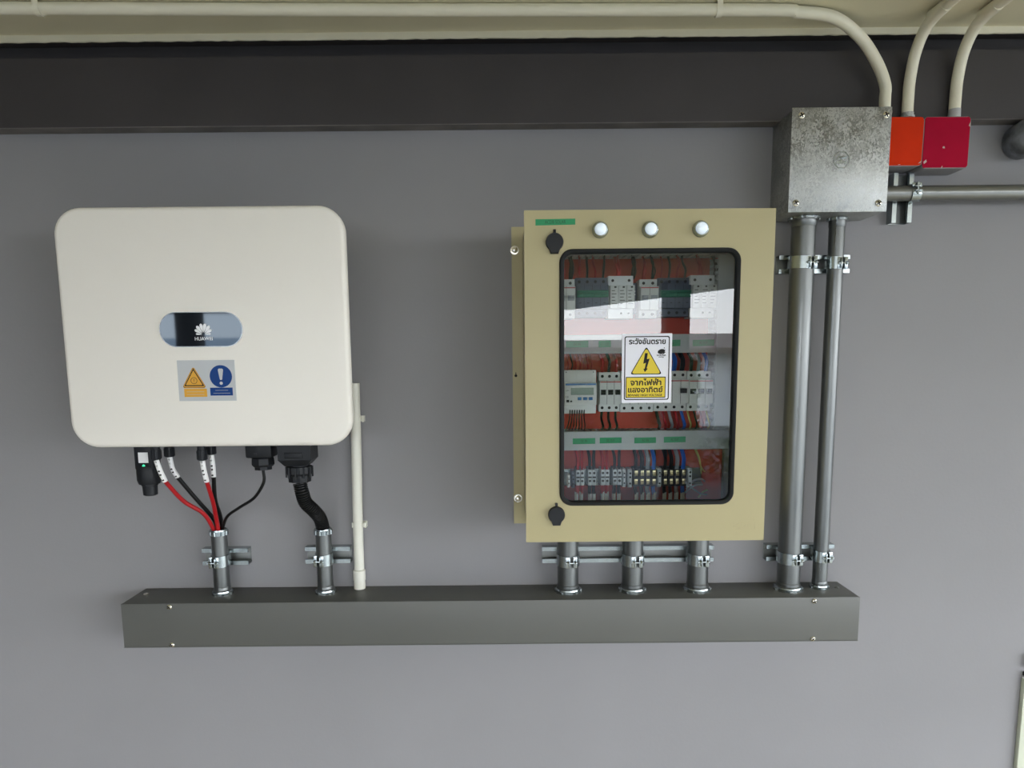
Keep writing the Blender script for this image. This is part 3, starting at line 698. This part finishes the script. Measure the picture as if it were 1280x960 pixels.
def screws(b, xs, z, y, r=.0024, mi=1):
    m0 = b.m; b.m = mi
    for x in xs: b.lathe((x, y, z), (0,-1,0), [(r, -.001), (r, .0004)], 10)
    b.m = m0
def breaker(x0, x1, n_, z0, z1, label, bm_, tog=INK, stripe=None, yF=-.1, group='circuit breakers in the cabinet', one_toggle=False, name='circuit_breaker', frame=None):
    zc = (z0+z1)/2; H = z1-z0
    t = thing(name, ((x0+x1)/2, YR, z0), label, 'breaker', group)
    b = B(); g = .0004
    b.box(x0+g, x1-g, -.082, YR, z0, z1, .0008); b.box(x0+g, x1-g, yF, -.080, z0+H*.20, z1-H*.20, .001)
    w_ = (x1-x0)/n_
    xs = [x0 + w_*(k+.5) for k in range(n_)]
    screws(b, xs, z1-H*.10, -.082, min(.0030, w_*.22)); screws(b, xs, z0+H*.10, -.082, min(.0030, w_*.22))
    b.m = 1
    for k in range(1, n_): b.box(x0+w_*k-.0003, x0+w_*k+.0003, yF-.0003, yF+.002, z0+H*.2, z1-H*.2)
    if stripe: b.m = 2; b.box(x0+.001, x1-.001, yF-.0003, yF+.001, z1-H*.25, z1-H*.225)
    b.build('housing', [bm_, INK, stripe or INK], t, smooth=30)
    if frame:
        b = B(); b.box(x0+.0015, x1-.0005, yF-.0035, yF, zc-H*.02, zc+H*.16, .001)
        b.box(x0+.003, x1-.002, yF-.008, yF-.0035, zc+H*.09, zc+H*.15, .0012)
        for x in xs: b.box(x-w_*.34, x+w_*.34, yF-.0055, yF-.0035, zc+H*.0, zc+H*.07, .0008)
        b.build('toggle', frame, t)
    elif one_toggle:
        xa = xs[-1]; b = B(); b.box(xa-.0095, xa+.003, yF-.007, yF, zc-.003, zc+.006, .001); b.build('toggle', tog, t)
    else:
        b = B()
        for x in xs: b.box(x-w_*.36, x+w_*.36, yF-.0012, yF, zc-H*.06, zc+H*.07, .0005); b.box(x-w_*.30, x+w_*.30, yF-.007, yF-.001, zc-.0005, zc+.0048, .0012)
        b.build('toggle', tog, t)
    if frame:
        b = B()
        for x in xs: b.box(x-.0022, x+.0022, yF-.0004, yF+.0005, zc-H*.165, zc-H*.145)
        b.build('indicator_mark', INK, t, smooth=0)
    return t
breaker(.0905, .1270, 2, 1.5760, 1.6520, 'pale two-pole breaker at the left end of the upper row', LGREY, GREYW, REDPR)
breaker(.1275, .1908, 4, 1.5785, 1.6545, 'slate four-pole breaker with green toggle bar, left one of two', SLATE, frame=GREEN)
breaker(.2528, .2884, 2, 1.5755, 1.6505, 'pale two-pole breaker in the middle of the upper row', LGREY, GREYW, REDPR)
breaker(.2889, .3512, 4, 1.5780, 1.6530, 'slate four-pole breaker with green toggle bar, right one of two', SLATE, frame=GREEN)
def arrester(x0, x1, label):
    z0, z1 = 1.5750, 1.6570
    t = thing('surge_arrester', ((x0+x1)/2, YR, z0), label, 'surge arrester', 'surge arresters in the cabinet')
    b = B(); b.box(x0, x1, -.088, YR, z0, z1, .001); screws(b, (x0+.009, x1-.008), z1-.009, -.088, .0028); screws(b, (x0+.026, x1-.008), z0+.010, -.088, .0022); b.build('base', [WDEV, INK], t, smooth=30)
    w_ = (x1-x0-.001)/3
    for k in range(3):
        xa = x0+.002+k*w_; b = B(); b.box(xa+.0003, xa+w_-.0003, -.104, -.086, 1.5935, 1.6375, .001)
        b.m = 1
        for j in range(5): b.box(xa+.003, xa+w_*random.uniform(.5, .85), -.1043, -.1035, 1.602+j*.0062, 1.6032+j*.0062)
        b.box(xa+w_*.5, xa+w_*.75, -.1043, -.1035, 1.6325, 1.6355)
        b.build('cartridge', [LGREY, INK], t, smooth=30)
    return t
arrester(.1912, .2402, 'white surge arrester with three cartridges right of the left slate breaker')
arrester(.3516, .3990, 'white surge arrester with three cartridges at the right end of upper row')
b = B(); b.box(.2420, .2510, -.070, YR, 1.585, 1.645, .001); b.m = 1
for z in (1.6285, 1.6225): b.lathe((.2465, -.070, z), (0,-1,0), [(.0015, -.001), (.0015, .0005)], 8)
tag(b.build('terminal_spacer', [SLATE, MARK], origin=(.2465, YR, 1.585), smooth=30), 'narrow dark spacer with two white dots between arrester and middle pale breaker', 'spacer')
# meter
t = thing('energy_meter', (.1366, YR, 1.388), 'white energy meter with small grey display and three blue buttons', 'meter')
b = B(); b.box(.1045, .1690, -.088, YR, 1.3885, 1.4750, .0012); b.box(.1055, .1690, -.1, -.086, 1.4065, 1.4505, .0015)
b.build('housing', WDEV, t, smooth=30)
b = B(); b.box(.1075, .1672, -.1004, -.0998, 1.4455, 1.4490); b.build('stripe', BLUEPR, t, smooth=0)
b = B(); b.box(.1180, .1630, -.1006, -.0995, 1.4265, 1.4405, .0004); b.build('display', LCD, t, smooth=0)
for x in (.1350, .1460, .1570):
    b = B(); b.box(x-.0038, x+.0038, -.1020, -.0995, 1.4160, 1.4220, .0008); b.build('button', BLUEPR, t)
b = B(); b.text('CE', .1105, 1.4225, -.1004, .0055, .004); b.text('kWh', .1115, 1.4350, -.1004, .006, .003); b.box(.1090, .1145, -.1004, -.0998, 1.4120, 1.4170); b.box(.1165, .1205, -.1004, -.0998, 1.4125, 1.4155)
for x in (.1095, .1635): b.lathe((x, -.0885, 1.4710), (0,-1,0), [(.0012, 0), (.0012, .0004)], 8)
b.build('print', INK, t, smooth=0)
breaker(.1751, .2176, 3, 1.3915, 1.4700, 'white three-pole breaker with black toggles right of the energy meter', WDEV, INK, REDPR)
breaker(.2180, .2850, 4, 1.3900, 1.4720, 'white breaker mostly hidden behind the danger notice', WDEV, INK, REDPR, one_toggle=True)
breaker(.2854, .3510, 4, 1.3915, 1.4715, 'white residual-current breaker with single black toggle right of the danger notice', WDEV, INK, REDPR, one_toggle=True)
breaker(.3514, .3990, 3, 1.3915, 1.4705, 'white three-pole breaker at the right end of the meter row', WDEV, INK, REDPR)
# terminal blocks
TX = lambda p: .1302 + (p-720)*.001627
ordn = ('first', 'second', 'third', 'fourth', 'fifth', 'sixth', 'seventh', 'eighth')
def termblock(x0, x1, z0, z1, label, m, yF=-.080, metal=None, group='terminal blocks'):
    t = thing('terminal_block', ((x0+x1)/2, YR, z0), label, 'terminal block', group)
    H = z1-z0; xc = (x0+x1)/2; w_ = x1-x0; b = B()
    b.box(x0+.0002, x1-.0002, yF+.012, YR, z0, z1, .0006); b.box(x0+.0002, x1-.0002, yF, yF+.013, z0+H*.04, z1-H*.06, .0012)
    b.build('housing', m, t, smooth=30)
    for zz in (z1-H*.24, z0+H*.30):
        b = B(); b.m = 0
        if metal:
            b.box(xc-w_*.26, xc+w_*.26, yF-.0010, yF+.001, zz-.0055, zz+.0055, .0004); b.lathe((xc, yF-.001, zz+.001), (0,-1,0), [(w_*.24, 0), (w_*.20, .0012)], 10); b.m = 1; b.box(xc-w_*.2, xc+w_*.2, yF-.0025, yF-.002, zz+.0006, zz+.0014)
        else:
            b.m = 1; b.lathe((xc, yF, zz), (0,-1,0), [(w_*.30, -.001), (w_*.30, .0004)], 10)
        b.build('screw', [metal or INK, INK], t, smooth=30)
    if not metal:
        b = B(); b.box(xc-w_*.42, xc+w_*.42, yF-.0004, yF+.001, (z0+z1)/2-.001, (z0+z1)/2+.0022); b.build('bridge_slot', INK, t, smooth=0)
    return t
pairs = [(720, 730.5), (735, 745.4), (751, 762), (766, 777.5)]
k = 0
for pi_, (a, c) in enumerate(pairs):
    for h in (0, 1):
        xa = TX(a + (c-a)*h/2); xb = TX(a + (c-a)*(h+1)/2)
        colr = 'red' if pi_ % 2 == 0 else 'black'
        termblock(xa, xb, 1.2395, 1.2750, f'{ordn[k]} grey terminal block from the left, feeding a {colr} wire', TERMG); k += 1
acx = [795.3, 802.9, 810.2, 817.8, 832, 839.5, 847, 855]
for i, p in enumerate(acx):
    col_ = ('black', 'black', 'grey', 'blue')[i % 4]
    termblock(TX(p-3.6), TX(p+3.6), 1.2360, 1.2745, f'{ordn[i]} black terminal block with brass screws from the left, above a {col_} wire', BLACK, metal=BRASS)
def stop(p0, p1, z0, z1, label, m):
    x0, x1 = TX(p0), TX(p1); b = B(); b.box(x0, x1, -.074, YR, z0, z1, .0008); b.box(x0+.001, x1-.001, -.079, -.073, z0+.004, z1-.004, .0008)
    b.m = 1
    for zz in (z1-.008, z1-.016, z0+.009): b.lathe(((x0+x1)/2, -.079, zz), (0,-1,0), [((x1-x0)*.25, -.001), ((x1-x0)*.25, .0005)], 10)
    tag(b.build('end_stop', [m, INK], origin=((x0+x1)/2, YR, z0), smooth=30), label, 'end stop', 'terminal end stops')
stop(709.5, 713, 1.2360, 1.2620, 'narrow white end stop left of all terminal blocks', MARK)
stop(714.5, 719, 1.2350, 1.2700, 'dark slate end stop just left of the first grey terminal block', SLATE)
stop(778.5, 783, 1.2360, 1.2730, 'grey end stop just right of the last grey terminal block', TERMG)
stop(785.3, 790.8, 1.2350, 1.2730, 'grey end stop just left of the first black terminal block', TERMG)
stop(822.5, 827.5, 1.2350, 1.2740, 'grey end stop between the two sets of black terminal blocks', TERMG)
stop(860, 866, 1.2340, 1.2740, 'grey end stop right of all terminal blocks', TERMG)
# field wires with white marker sleeves under each terminal block
wx = [(722, 721.5), (728, 727.3), (737.8, 738.5), (742.8, 743.5), (753.8, 754.5), (759.2, 759.8), (769, 768.7), (774.8, 775.2)]
cols = [REDW, REDW, BLKW, BLKW, REDW, REDW, BLKW, BLKW]
def tail(p0, p1, m, r, z0, label, mz):
    xa, xb = TX(p0), TX(p1)
    t = thing('field_wire', (xb, -.066, 1.195), label, 'wire', 'wires below the terminal blocks')
    b = B(); b.tube([(xa, -.068, z0+.002), (xa+(xb-xa)*.3, -.067, 1.228), (xb, -.066, 1.215), (xb, -.064, 1.192)], r, 8); b.build('sheath', m, t)
    b = B(); b.tube([(xb, -.0662, mz), (xb, -.066, mz-.010), (xb, -.065, mz-.020)], r*1.12, 10); b.build('marker_sleeve', MARK, t)
for i, ((p0, p1), m) in enumerate(zip(wx, cols)):
    tail(p0, p1, m, .0036, 1.2395, f'{"red" if m is REDW else "black"} wire with white sleeve below the {ordn[i]} grey terminal block', 1.2255 - (.004 if m is BLKW else 0))
for i, p in enumerate(acx):
    m = (BLKW, BLKW, GREYW, BLUEW)[i % 4]; nm = ('black', 'black', 'grey', 'blue')[i % 4]
    tail(p, p + (2.2 if i < 4 else 1.0), m, .0035 if i % 4 < 2 else .0040, 1.2360, f'{nm} wire with white sleeve below the {ordn[i]} black terminal block', 1.2230)
# bundles nobody could count
def bundle(specs, mats, label):
    b = B()
    for path, r_, mi in specs: b.m = mi; b.tube(path, r_, 6, k=4)
    stuff(b.build('wire_bundle', mats, origin=specs[0][0][-1]), label, 'wiring')
MW = [REDW, BLKW, BLUEW, YGW, GREYW]
sp = []
for x0, n_, w_ in ((.094, 2, .016), (.1275, 4, .0158), (.1955, 2, .030), (.2528, 2, .0178), (.2889, 4, .0156), (.356, 2, .030)):
    for k in range(n_):
        x = x0 + w_*(k+.5); mi = 0 if k % 2 == 0 else 1
        for d in (0, .0045) if n_ == 2 else (0,):
            xj = x + random.uniform(-.004, .004)
            sp.append(([(xj, -.060, 1.700), (xj + random.uniform(-.003, .003), -.080, 1.682), (x + d, -.082, 1.668), (x + d*.5, -.074, 1.6525)], random.choice((.0016, .0023, .0029)), mi))
bundle(sp, MW, 'red and black wires dropping from the top duct to the upper breakers')
sp = []
for i, x in enumerate([.113, .121, .129, .137, .1435, .152, .160]):
    sp.append(([(x-.002, -.062, 1.5080), (x, -.078, 1.494), (x+.0015, -.080, 1.485), (x, -.072, 1.474)], .0016, random.choice((0, 1, 0))))
for i, x in enumerate([.182, .196, .210, .226, .243, .259]):
    sp.append(([(x-.003, -.06, 1.508), (x, -.080, 1.492), (x, -.074, 1.4695)], .0032, 1 if i % 2 else 0))
for i, x in enumerate([.293, .309, .326, .342]):
    sp.append(([(x-.002, -.06, 1.508), (x, -.082, 1.492), (x, -.074, 1.4712)], .0050, (1, 4, 2, 1)[i]))
for i, x in enumerate([.360, .375, .390]):
    sp.append(([(x-.002, -.06, 1.508), (x, -.080, 1.492), (x, -.074, 1.4702)], .0036, (1, 4, 2)[i]))
bundle(sp, MW, 'red, black and blue wires between upper duct and the meter row')
sp = []
for i in range(7):
    x = .1170 + i*.0048
    sp.append(([(x, -.0885, 1.396), (x-.001, -.0905, 1.382), (x-.004+i*.001, -.085, 1.365), (x-.006+i*.0015, -.062, 1.354)], .0011, 1))
for i, x in enumerate([.182, .196, .210]):
    sp.append(([(x, -.076, 1.3925), (x-.002, -.088, 1.378), (x+.003, -.080, 1.362), (x+.003, -.062, 1.354)], .0024, 1))
for i in range(9):
    x = .292 + i*.0125
    sp.append(([(x, -.076, 1.3920), (x+.001, -.088, 1.378), (x+.007, -.080, 1.363), (x+.009, -.062, 1.354)], .0032 if i < 5 else .0018, (1, 0, 4, 0, 2, 3, 1, 0, 3)[i]))
bundle(sp, MW, 'thin black, red and coloured wires between meter row and lower duct')
sp = []
for i, (a, c) in enumerate(pairs):
    for k in range(2):
        x = TX(a + (c-a)*(k*.5+.25))
        sp.append(([(x-.004+k*.006, -.060, 1.3165), (x-.001, -.076, 1.298), (x, -.072, 1.2735)], .0030, 0 if i % 2 == 0 else 1))
for i, p in enumerate(acx):
    x = TX(p); mi = (1, 1, 4, 2)[i % 4]
    sp.append(([(x-.003, -.060, 1.3165), (x-.001, -.080, 1.296), (x, -.072, 1.2735)], .0044 if i % 4 else .0036, mi))
    sp.append(([(x+.003, -.058, 1.3165), (x+.003, -.070, 1.300), (x+.001, -.062, 1.276)], .0020, random.choice((0, 1))))
bundle(sp, MW, 'wires dropping from the lower duct into the terminal blocks')
b = B(); b.tube([(.372, -.066, 1.3165), (.379, -.080, 1.295), (.383, -.078, 1.282), (.392, -.07, 1.268), (.398, -.06, 1.264)], .0014, 6); b.tube([(.375, -.066, 1.3165), (.382, -.078, 1.292), (.385, -.076, 1.272), (.388, -.07, 1.262)], .0014, 6)
tag(b.build('earth_wire', YGW, origin=(.372, -.066, 1.3165)), 'yellow earth wire loop hanging right of the terminal blocks', 'wire')
b = B(); b.tube([(.360, -.060, 1.228), (.372, -.068, 1.246), (.388, -.066, 1.250), (.398, -.060, 1.244)], .0020, 6); b.tube([(.352, -.062, 1.216), (.372, -.070, 1.236), (.392, -.066, 1.238)], .0020, 6); b.tube([(.345, -.078, 1.252), (.362, -.082, 1.238), (.384, -.078, 1.222), (.400, -.07, 1.218)], .0017, 6)
tag(b.build('loose_wire', GREYW, origin=(.36, -.06, 1.228)), 'loose grey wires curling at the lower right inside the cabinet', 'wire')
b = B(); b.tube([(.386, -.06, 1.210), (.392, -.068, 1.222), (.402, -.066, 1.227)], .0018, 6)
tag(b.build('earth_wire', YGW, origin=(.386, -.06, 1.21)), 'short yellow wire arc at the bottom right corner inside the cabinet', 'wire')

# ------------------------------------------------------------------ junction box
JX0, JX1, JZ0, JZ1 = .5325, .7205, 1.7710, 1.9585
T = thing('junction_box', (.6265, 0, JZ0), 'square galvanized junction box with embossed octagon on the wall at top right', 'junction box')
b = B(); b.box(JX0+.0012, JX1-.0012, -.0975, 0, JZ0+.0012, JZ1-.001, .0015); b.build('body', ZINC, T)
b = B(); b.box(JX0, JX1, -.1, -.0982, JZ0, JZ1+.0025, .0008); b.build('lid', ZINC, T)
for x, z in ((.5505, 1.9470), (.7095, 1.9465), (.5465, 1.7882), (.7043, 1.7865)):
    b = B(); screw_head(b, x, z, -.1, .0062); b.m = 1; slot(b, x, z, -.1, .0062, .5); b.build('screw', [SCREW, INK], T)
b = B(); oct_ = lambda r_: [(.6300 + r_*math.cos(PI/8+PI/4*i), 1.8660 + r_*math.sin(PI/8+PI/4*i)) for i in range(8)]
b.plate(oct_(.0163), [oct_(.0148)], -.1016, -.0998)
b.tube([(.6215, -.1, 1.8665), (.6230, -.1004, 1.8712), (.6290, -.1004, 1.8712), (.6300, -.1004, 1.8690), (.6385, -.1004, 1.8705)], .0013, 6)
b.text('afhu', .6295, 1.8630, -.1000, .020, .0075, thick=.0007, bold=.03)
b.build('embossed_mark', BRIGHT, T)

# ------------------------------------------------------------------ painted boxes
def chipbox(x0, x1, z0, z1, d, m, label, chips, name='outlet_box'):
    t = thing(name, ((x0+x1)/2, 0, z0), label, 'outlet box', 'painted outlet boxes')
    b = B(); xc, zc = (x0+x1)/2, (z0+z1)/2
    out = rrect(x0, x1, z0, z1, .007, 4)
    b.rings([[Vector((x, y, z)) for x, z in out] for y in (0, -d+.0012)]); b.build('box', WALL, t)
    b = B(); o2 = [(x + random.uniform(-.0006, .0006), z + random.uniform(-.0008, .0008)) for x, z in rrect(x0+.001, x1-.0008, z0+.001, z1, .006, 4)]
    b.rings([[Vector((xc+(x-xc)*k, y, zc+(z-zc)*k)) for x, z in o2] for k, y in ((1, -d+.0014), (.992, -d))]); b.build('cover', m, t)
    for pts in chips:
        b = B(); b.plate([(px + .0008*random.uniform(-1, 1), pz + .0008*random.uniform(-1, 1)) for px, pz in pts], [], -d-.0004, -d+.0002); b.build('paint_chip', CHIP, t, smooth=0)
    return t
chipbox(.7225, .8080, 1.8655, 1.9570, .055, ORBOX, 'orange painted outlet box between junction box and crimson box',
        [[(.8010, 1.8700), (.8062, 1.8760), (.8048, 1.8712)], [(.760, 1.8672), (.766, 1.8676), (.763, 1.8684)]])
chipbox(.8082, .8990, 1.8605, 1.9570, .055, RDBOX, 'crimson painted outlet box at the right of the orange one',
        [circ(.8490, 1.9000, .0024, 7), [(.8945, 1.9400), (.8985, 1.9370), (.8975, 1.9480)], [(.8120, 1.8690), (.8175, 1.8730), (.8150, 1.8780), (.8105, 1.8735)], [(.845, 1.8618), (.8485, 1.8628), (.8475, 1.8650)]])

# ------------------------------------------------------------------ cream conduits on the ceiling
CONW = .0104
def ccon(path, label, sleeve=True, m=PVC):
    t = thing('plastic_conduit', path[0], label, 'conduit', 'cream plastic conduits')
    b = B(); b.tube(path, CONW, 18, k=8); b.build('tube', m, t)
    p = Vector(path[0]); b = B(); b.lathe(p, (0,0,1), [(.0135, 0), (.0135, .004), (.0115, .005), (.0115, .010)] if sleeve else [(.0112, 0), (.0112, .003), (.0108, .016)], 18); b.build('socket', ZINC if sleeve else BODYP, t)
    return t
ccon([(.7265, -.0600, 1.9610), (.7262, -.0600, 1.990), (.7240, -.0610, 2.0150), (.7010, -.0680, 2.0540), (.6597, -.0830, 2.0920), (.5967, -.1120, 2.1130), (.5250, -.1280, 2.1150), (.44, -.134, 2.1167), (-.2, -.146, 2.1167), (-.9, -.165, 2.1167), (-2.6, -.208, 2.1167)],
     'cream conduit bending from the junction box top and running along the ceiling to the left')
ccon([(.7790, -.0450, 1.9570), (.7790, -.0450, 1.99), (.7790, -.0475, 2.03), (.7795, -.0620, 2.075), (.7800, -.0950, 2.106), (.7805, -.150, 2.1150), (.7810, -.22, 2.1167), (.79, -1.5, 2.1167), (.80, -4.0, 2.1167)],
     'cream conduit rising from the orange box and curving towards the viewer on the ceiling')
ccon([(.8710, -.0450, 1.9570), (.8710, -.0450, 1.99), (.8712, -.0475, 2.03), (.8715, -.0620, 2.075), (.8720, -.0950, 2.106), (.8725, -.150, 2.1150), (.873, -.22, 2.1167), (.88, -1.5, 2.1167), (.89, -3.2, 2.1167)],
     'cream conduit with smeared grey end rising from the crimson box', sleeve=False)
for x, yy, lab in ((.3790, -.1350, 'cream saddle clip on the ceiling conduit left of its bend'), (-.8230, -.1628, 'cream saddle clip on the ceiling conduit near the left frame edge')):
    b = B(); rings = []
    for i in range(13):
        a = PI + PI*i/12; c, s = math.cos(a), math.sin(a)
        rings.append([Vector((x+dx, yy + k*c, 2.1167 + k*s)) for k, dx in ((.0106, -.005), (.0126, -.005), (.0126, .005), (.0106, .005))])
    b.rings(rings); b.box(x-.005, x+.005, yy-.0126, yy-.0106, 2.1167, CZ); b.box(x-.005, x+.005, yy+.0106, yy+.0126, 2.1167, CZ)
    tag(b.build('pipe_saddle', PVC, origin=(x, yy, CZ)), lab, 'pipe clip', 'ceiling saddle clips')

# ------------------------------------------------------------------ things cut by the right frame edge
b = B(); b.lathe((1.0300, 0, 1.9230), (0,-1,0), [(.030, 0), (.034, .004), (.037, .030), (.037, .045), (.033, .056), (.022, .064), (.006, .067)], 28)
tag(b.build('conduit_cap', KNOBM, origin=(1.03, 0, 1.923)), 'round grey cap with worn paint on the wall at the upper right frame edge', 'cap')
T = thing('wall_panel', (1.35, 0, FZ), 'cream painted steel panel flat on the wall at the lower right frame edge', 'panel')
b = B(); b.box(1.1355, 1.66, -.012, 0, FZ, .7800, .002); b.build('sheet', CREAMS, T)
b = B(); b.box(1.1365, 1.66, -.013, 0, .7800, .7860, .001); b.build('top_rail', MARK, T)
b = B(); b.box(1.1378, 1.66, -.012, 0, .7860, .7960, .001); b.box(1.1395, 1.20, -.012, 0, .8080, .8380, .001); b.build('hinge', BLACK, T)

# ------------------------------------------------------------------ what stands behind the viewer, seen mirrored in glass and metal
for x, y, hw, lab in ((-1.850, -3.0, .06, 'charcoal square porch column on the left behind the viewer'), (1.40, -5.0, .10, 'charcoal square porch column on the right behind the viewer')):
    t = thing('porch_column', (x, y, FZ), lab, 'column', 'porch columns')
    b = B(); b.box(x-hw, x+hw, y-hw, y+hw, FZ, CZ, .004); b.build('shaft', COLUMN, t)
    b = B(); b.box(x-hw-.03, x+hw+.03, y-hw-.03, y+hw+.03, FZ, FZ+.12, .004); b.build('base', COLUMN, t)
def house(x0, x1, y0, y1, h, rise, m, label, wins, rm=None):
    z0 = FZ - .15
    t = thing('house', ((x0+x1)/2, (y0+y1)/2, z0), label, 'house', 'houses across the road')
    b = B(); b.box(x0, x1, y0, y1, z0, z0+h); b.build('wall', m, t, smooth=0)
    b = B(); e = .5; ym = (y0+y1)/2
    b.extr([(y0-e, z0+h-.05), (ym, z0+h+rise), (y1+e, z0+h-.05), (y1+e, z0+h+.12), (ym, z0+h+rise+.2), (y0-e, z0+h+.12)], 'x', x0-e, x1+e); b.build('roof', rm or ROOFR, t, smooth=0)
    for wx_, wz, ww, wh in wins:
        b = B(); b.box(wx_-ww/2, wx_+ww/2, y1, y1+.06, z0+wz, z0+wz+wh); f = b.build('window', HOUSEG, t, smooth=0)
        b = B(); b.box(wx_-ww/2+.08, wx_+ww/2-.08, y1+.05, y1+.075, z0+wz+.08, z0+wz+wh-.08); b.build('pane', PANE, f, smooth=0)
    return t
house(1.0, 8.5, -38, -30, 2.2, .35, HOUSEW, 'pale pink house with brown roof straight across the road', [(2.5, .6, 1.4, 1.1), (5.5, .6, 1.6, 1.1)])
house(5.2, 12.0, -24, -18, 2.0, .4, HOUSEG, 'low white house with brown roof to the right across the road', [(6.4, .6, .9, 1.0), (8.6, .6, 1.2, 1.0)])
house(-16.5, -9.0, -34, -26, 2.2, .5, HOUSEG, 'low white house with grey roof to the left across the road', [(-14.5, .6, 1.2, 1.1), (-11.0, .6, 1.4, 1.1)], DUCT)
def hedge(x0, x1, y0, y1, h, n, sz, label):
    z0 = FZ - .15
    t = thing('hedge', ((x0+x1)/2, (y0+y1)/2, z0), label, 'hedge')
    b = B()
    for i in range(n):
        c = Vector((random.uniform(x0, x1), random.uniform(y0, y1), z0 + random.uniform(.03, h)))
        u = Vector((random.uniform(-1, 1), random.uniform(-1, 1), random.uniform(-1, 1))).normalized()*sz; v = u.orthogonal().normalized()*sz*.6
        b.face([b.bm.verts.new(p) for p in (c-u, c+v, c+u, c-v)])
    f = b.build('foliage', LEAF, t, smooth=0); f['kind'] = 'stuff'
    b = B(); k = int((x1-x0)/.35); ym = (y0+y1)/2
    for i in range(k+1): b.cyl((x0+.1+i*.35, ym, z0), (x0+.1+i*.35, ym, z0+h*.6), .015, seg=6)
    f = b.build('stems', SOIL, t); f['kind'] = 'stuff'
hedge(2.2, 5.4, -10.3, -9.6, .62, 1500, .05, 'low clipped green hedge just outside the porch on the right')
hedge(.3, 4.1, -14.8, -14.1, 1.88, 4200, .10, 'tall dark green hedge in front of the pale pink house')
bpy.context.view_layer.update()
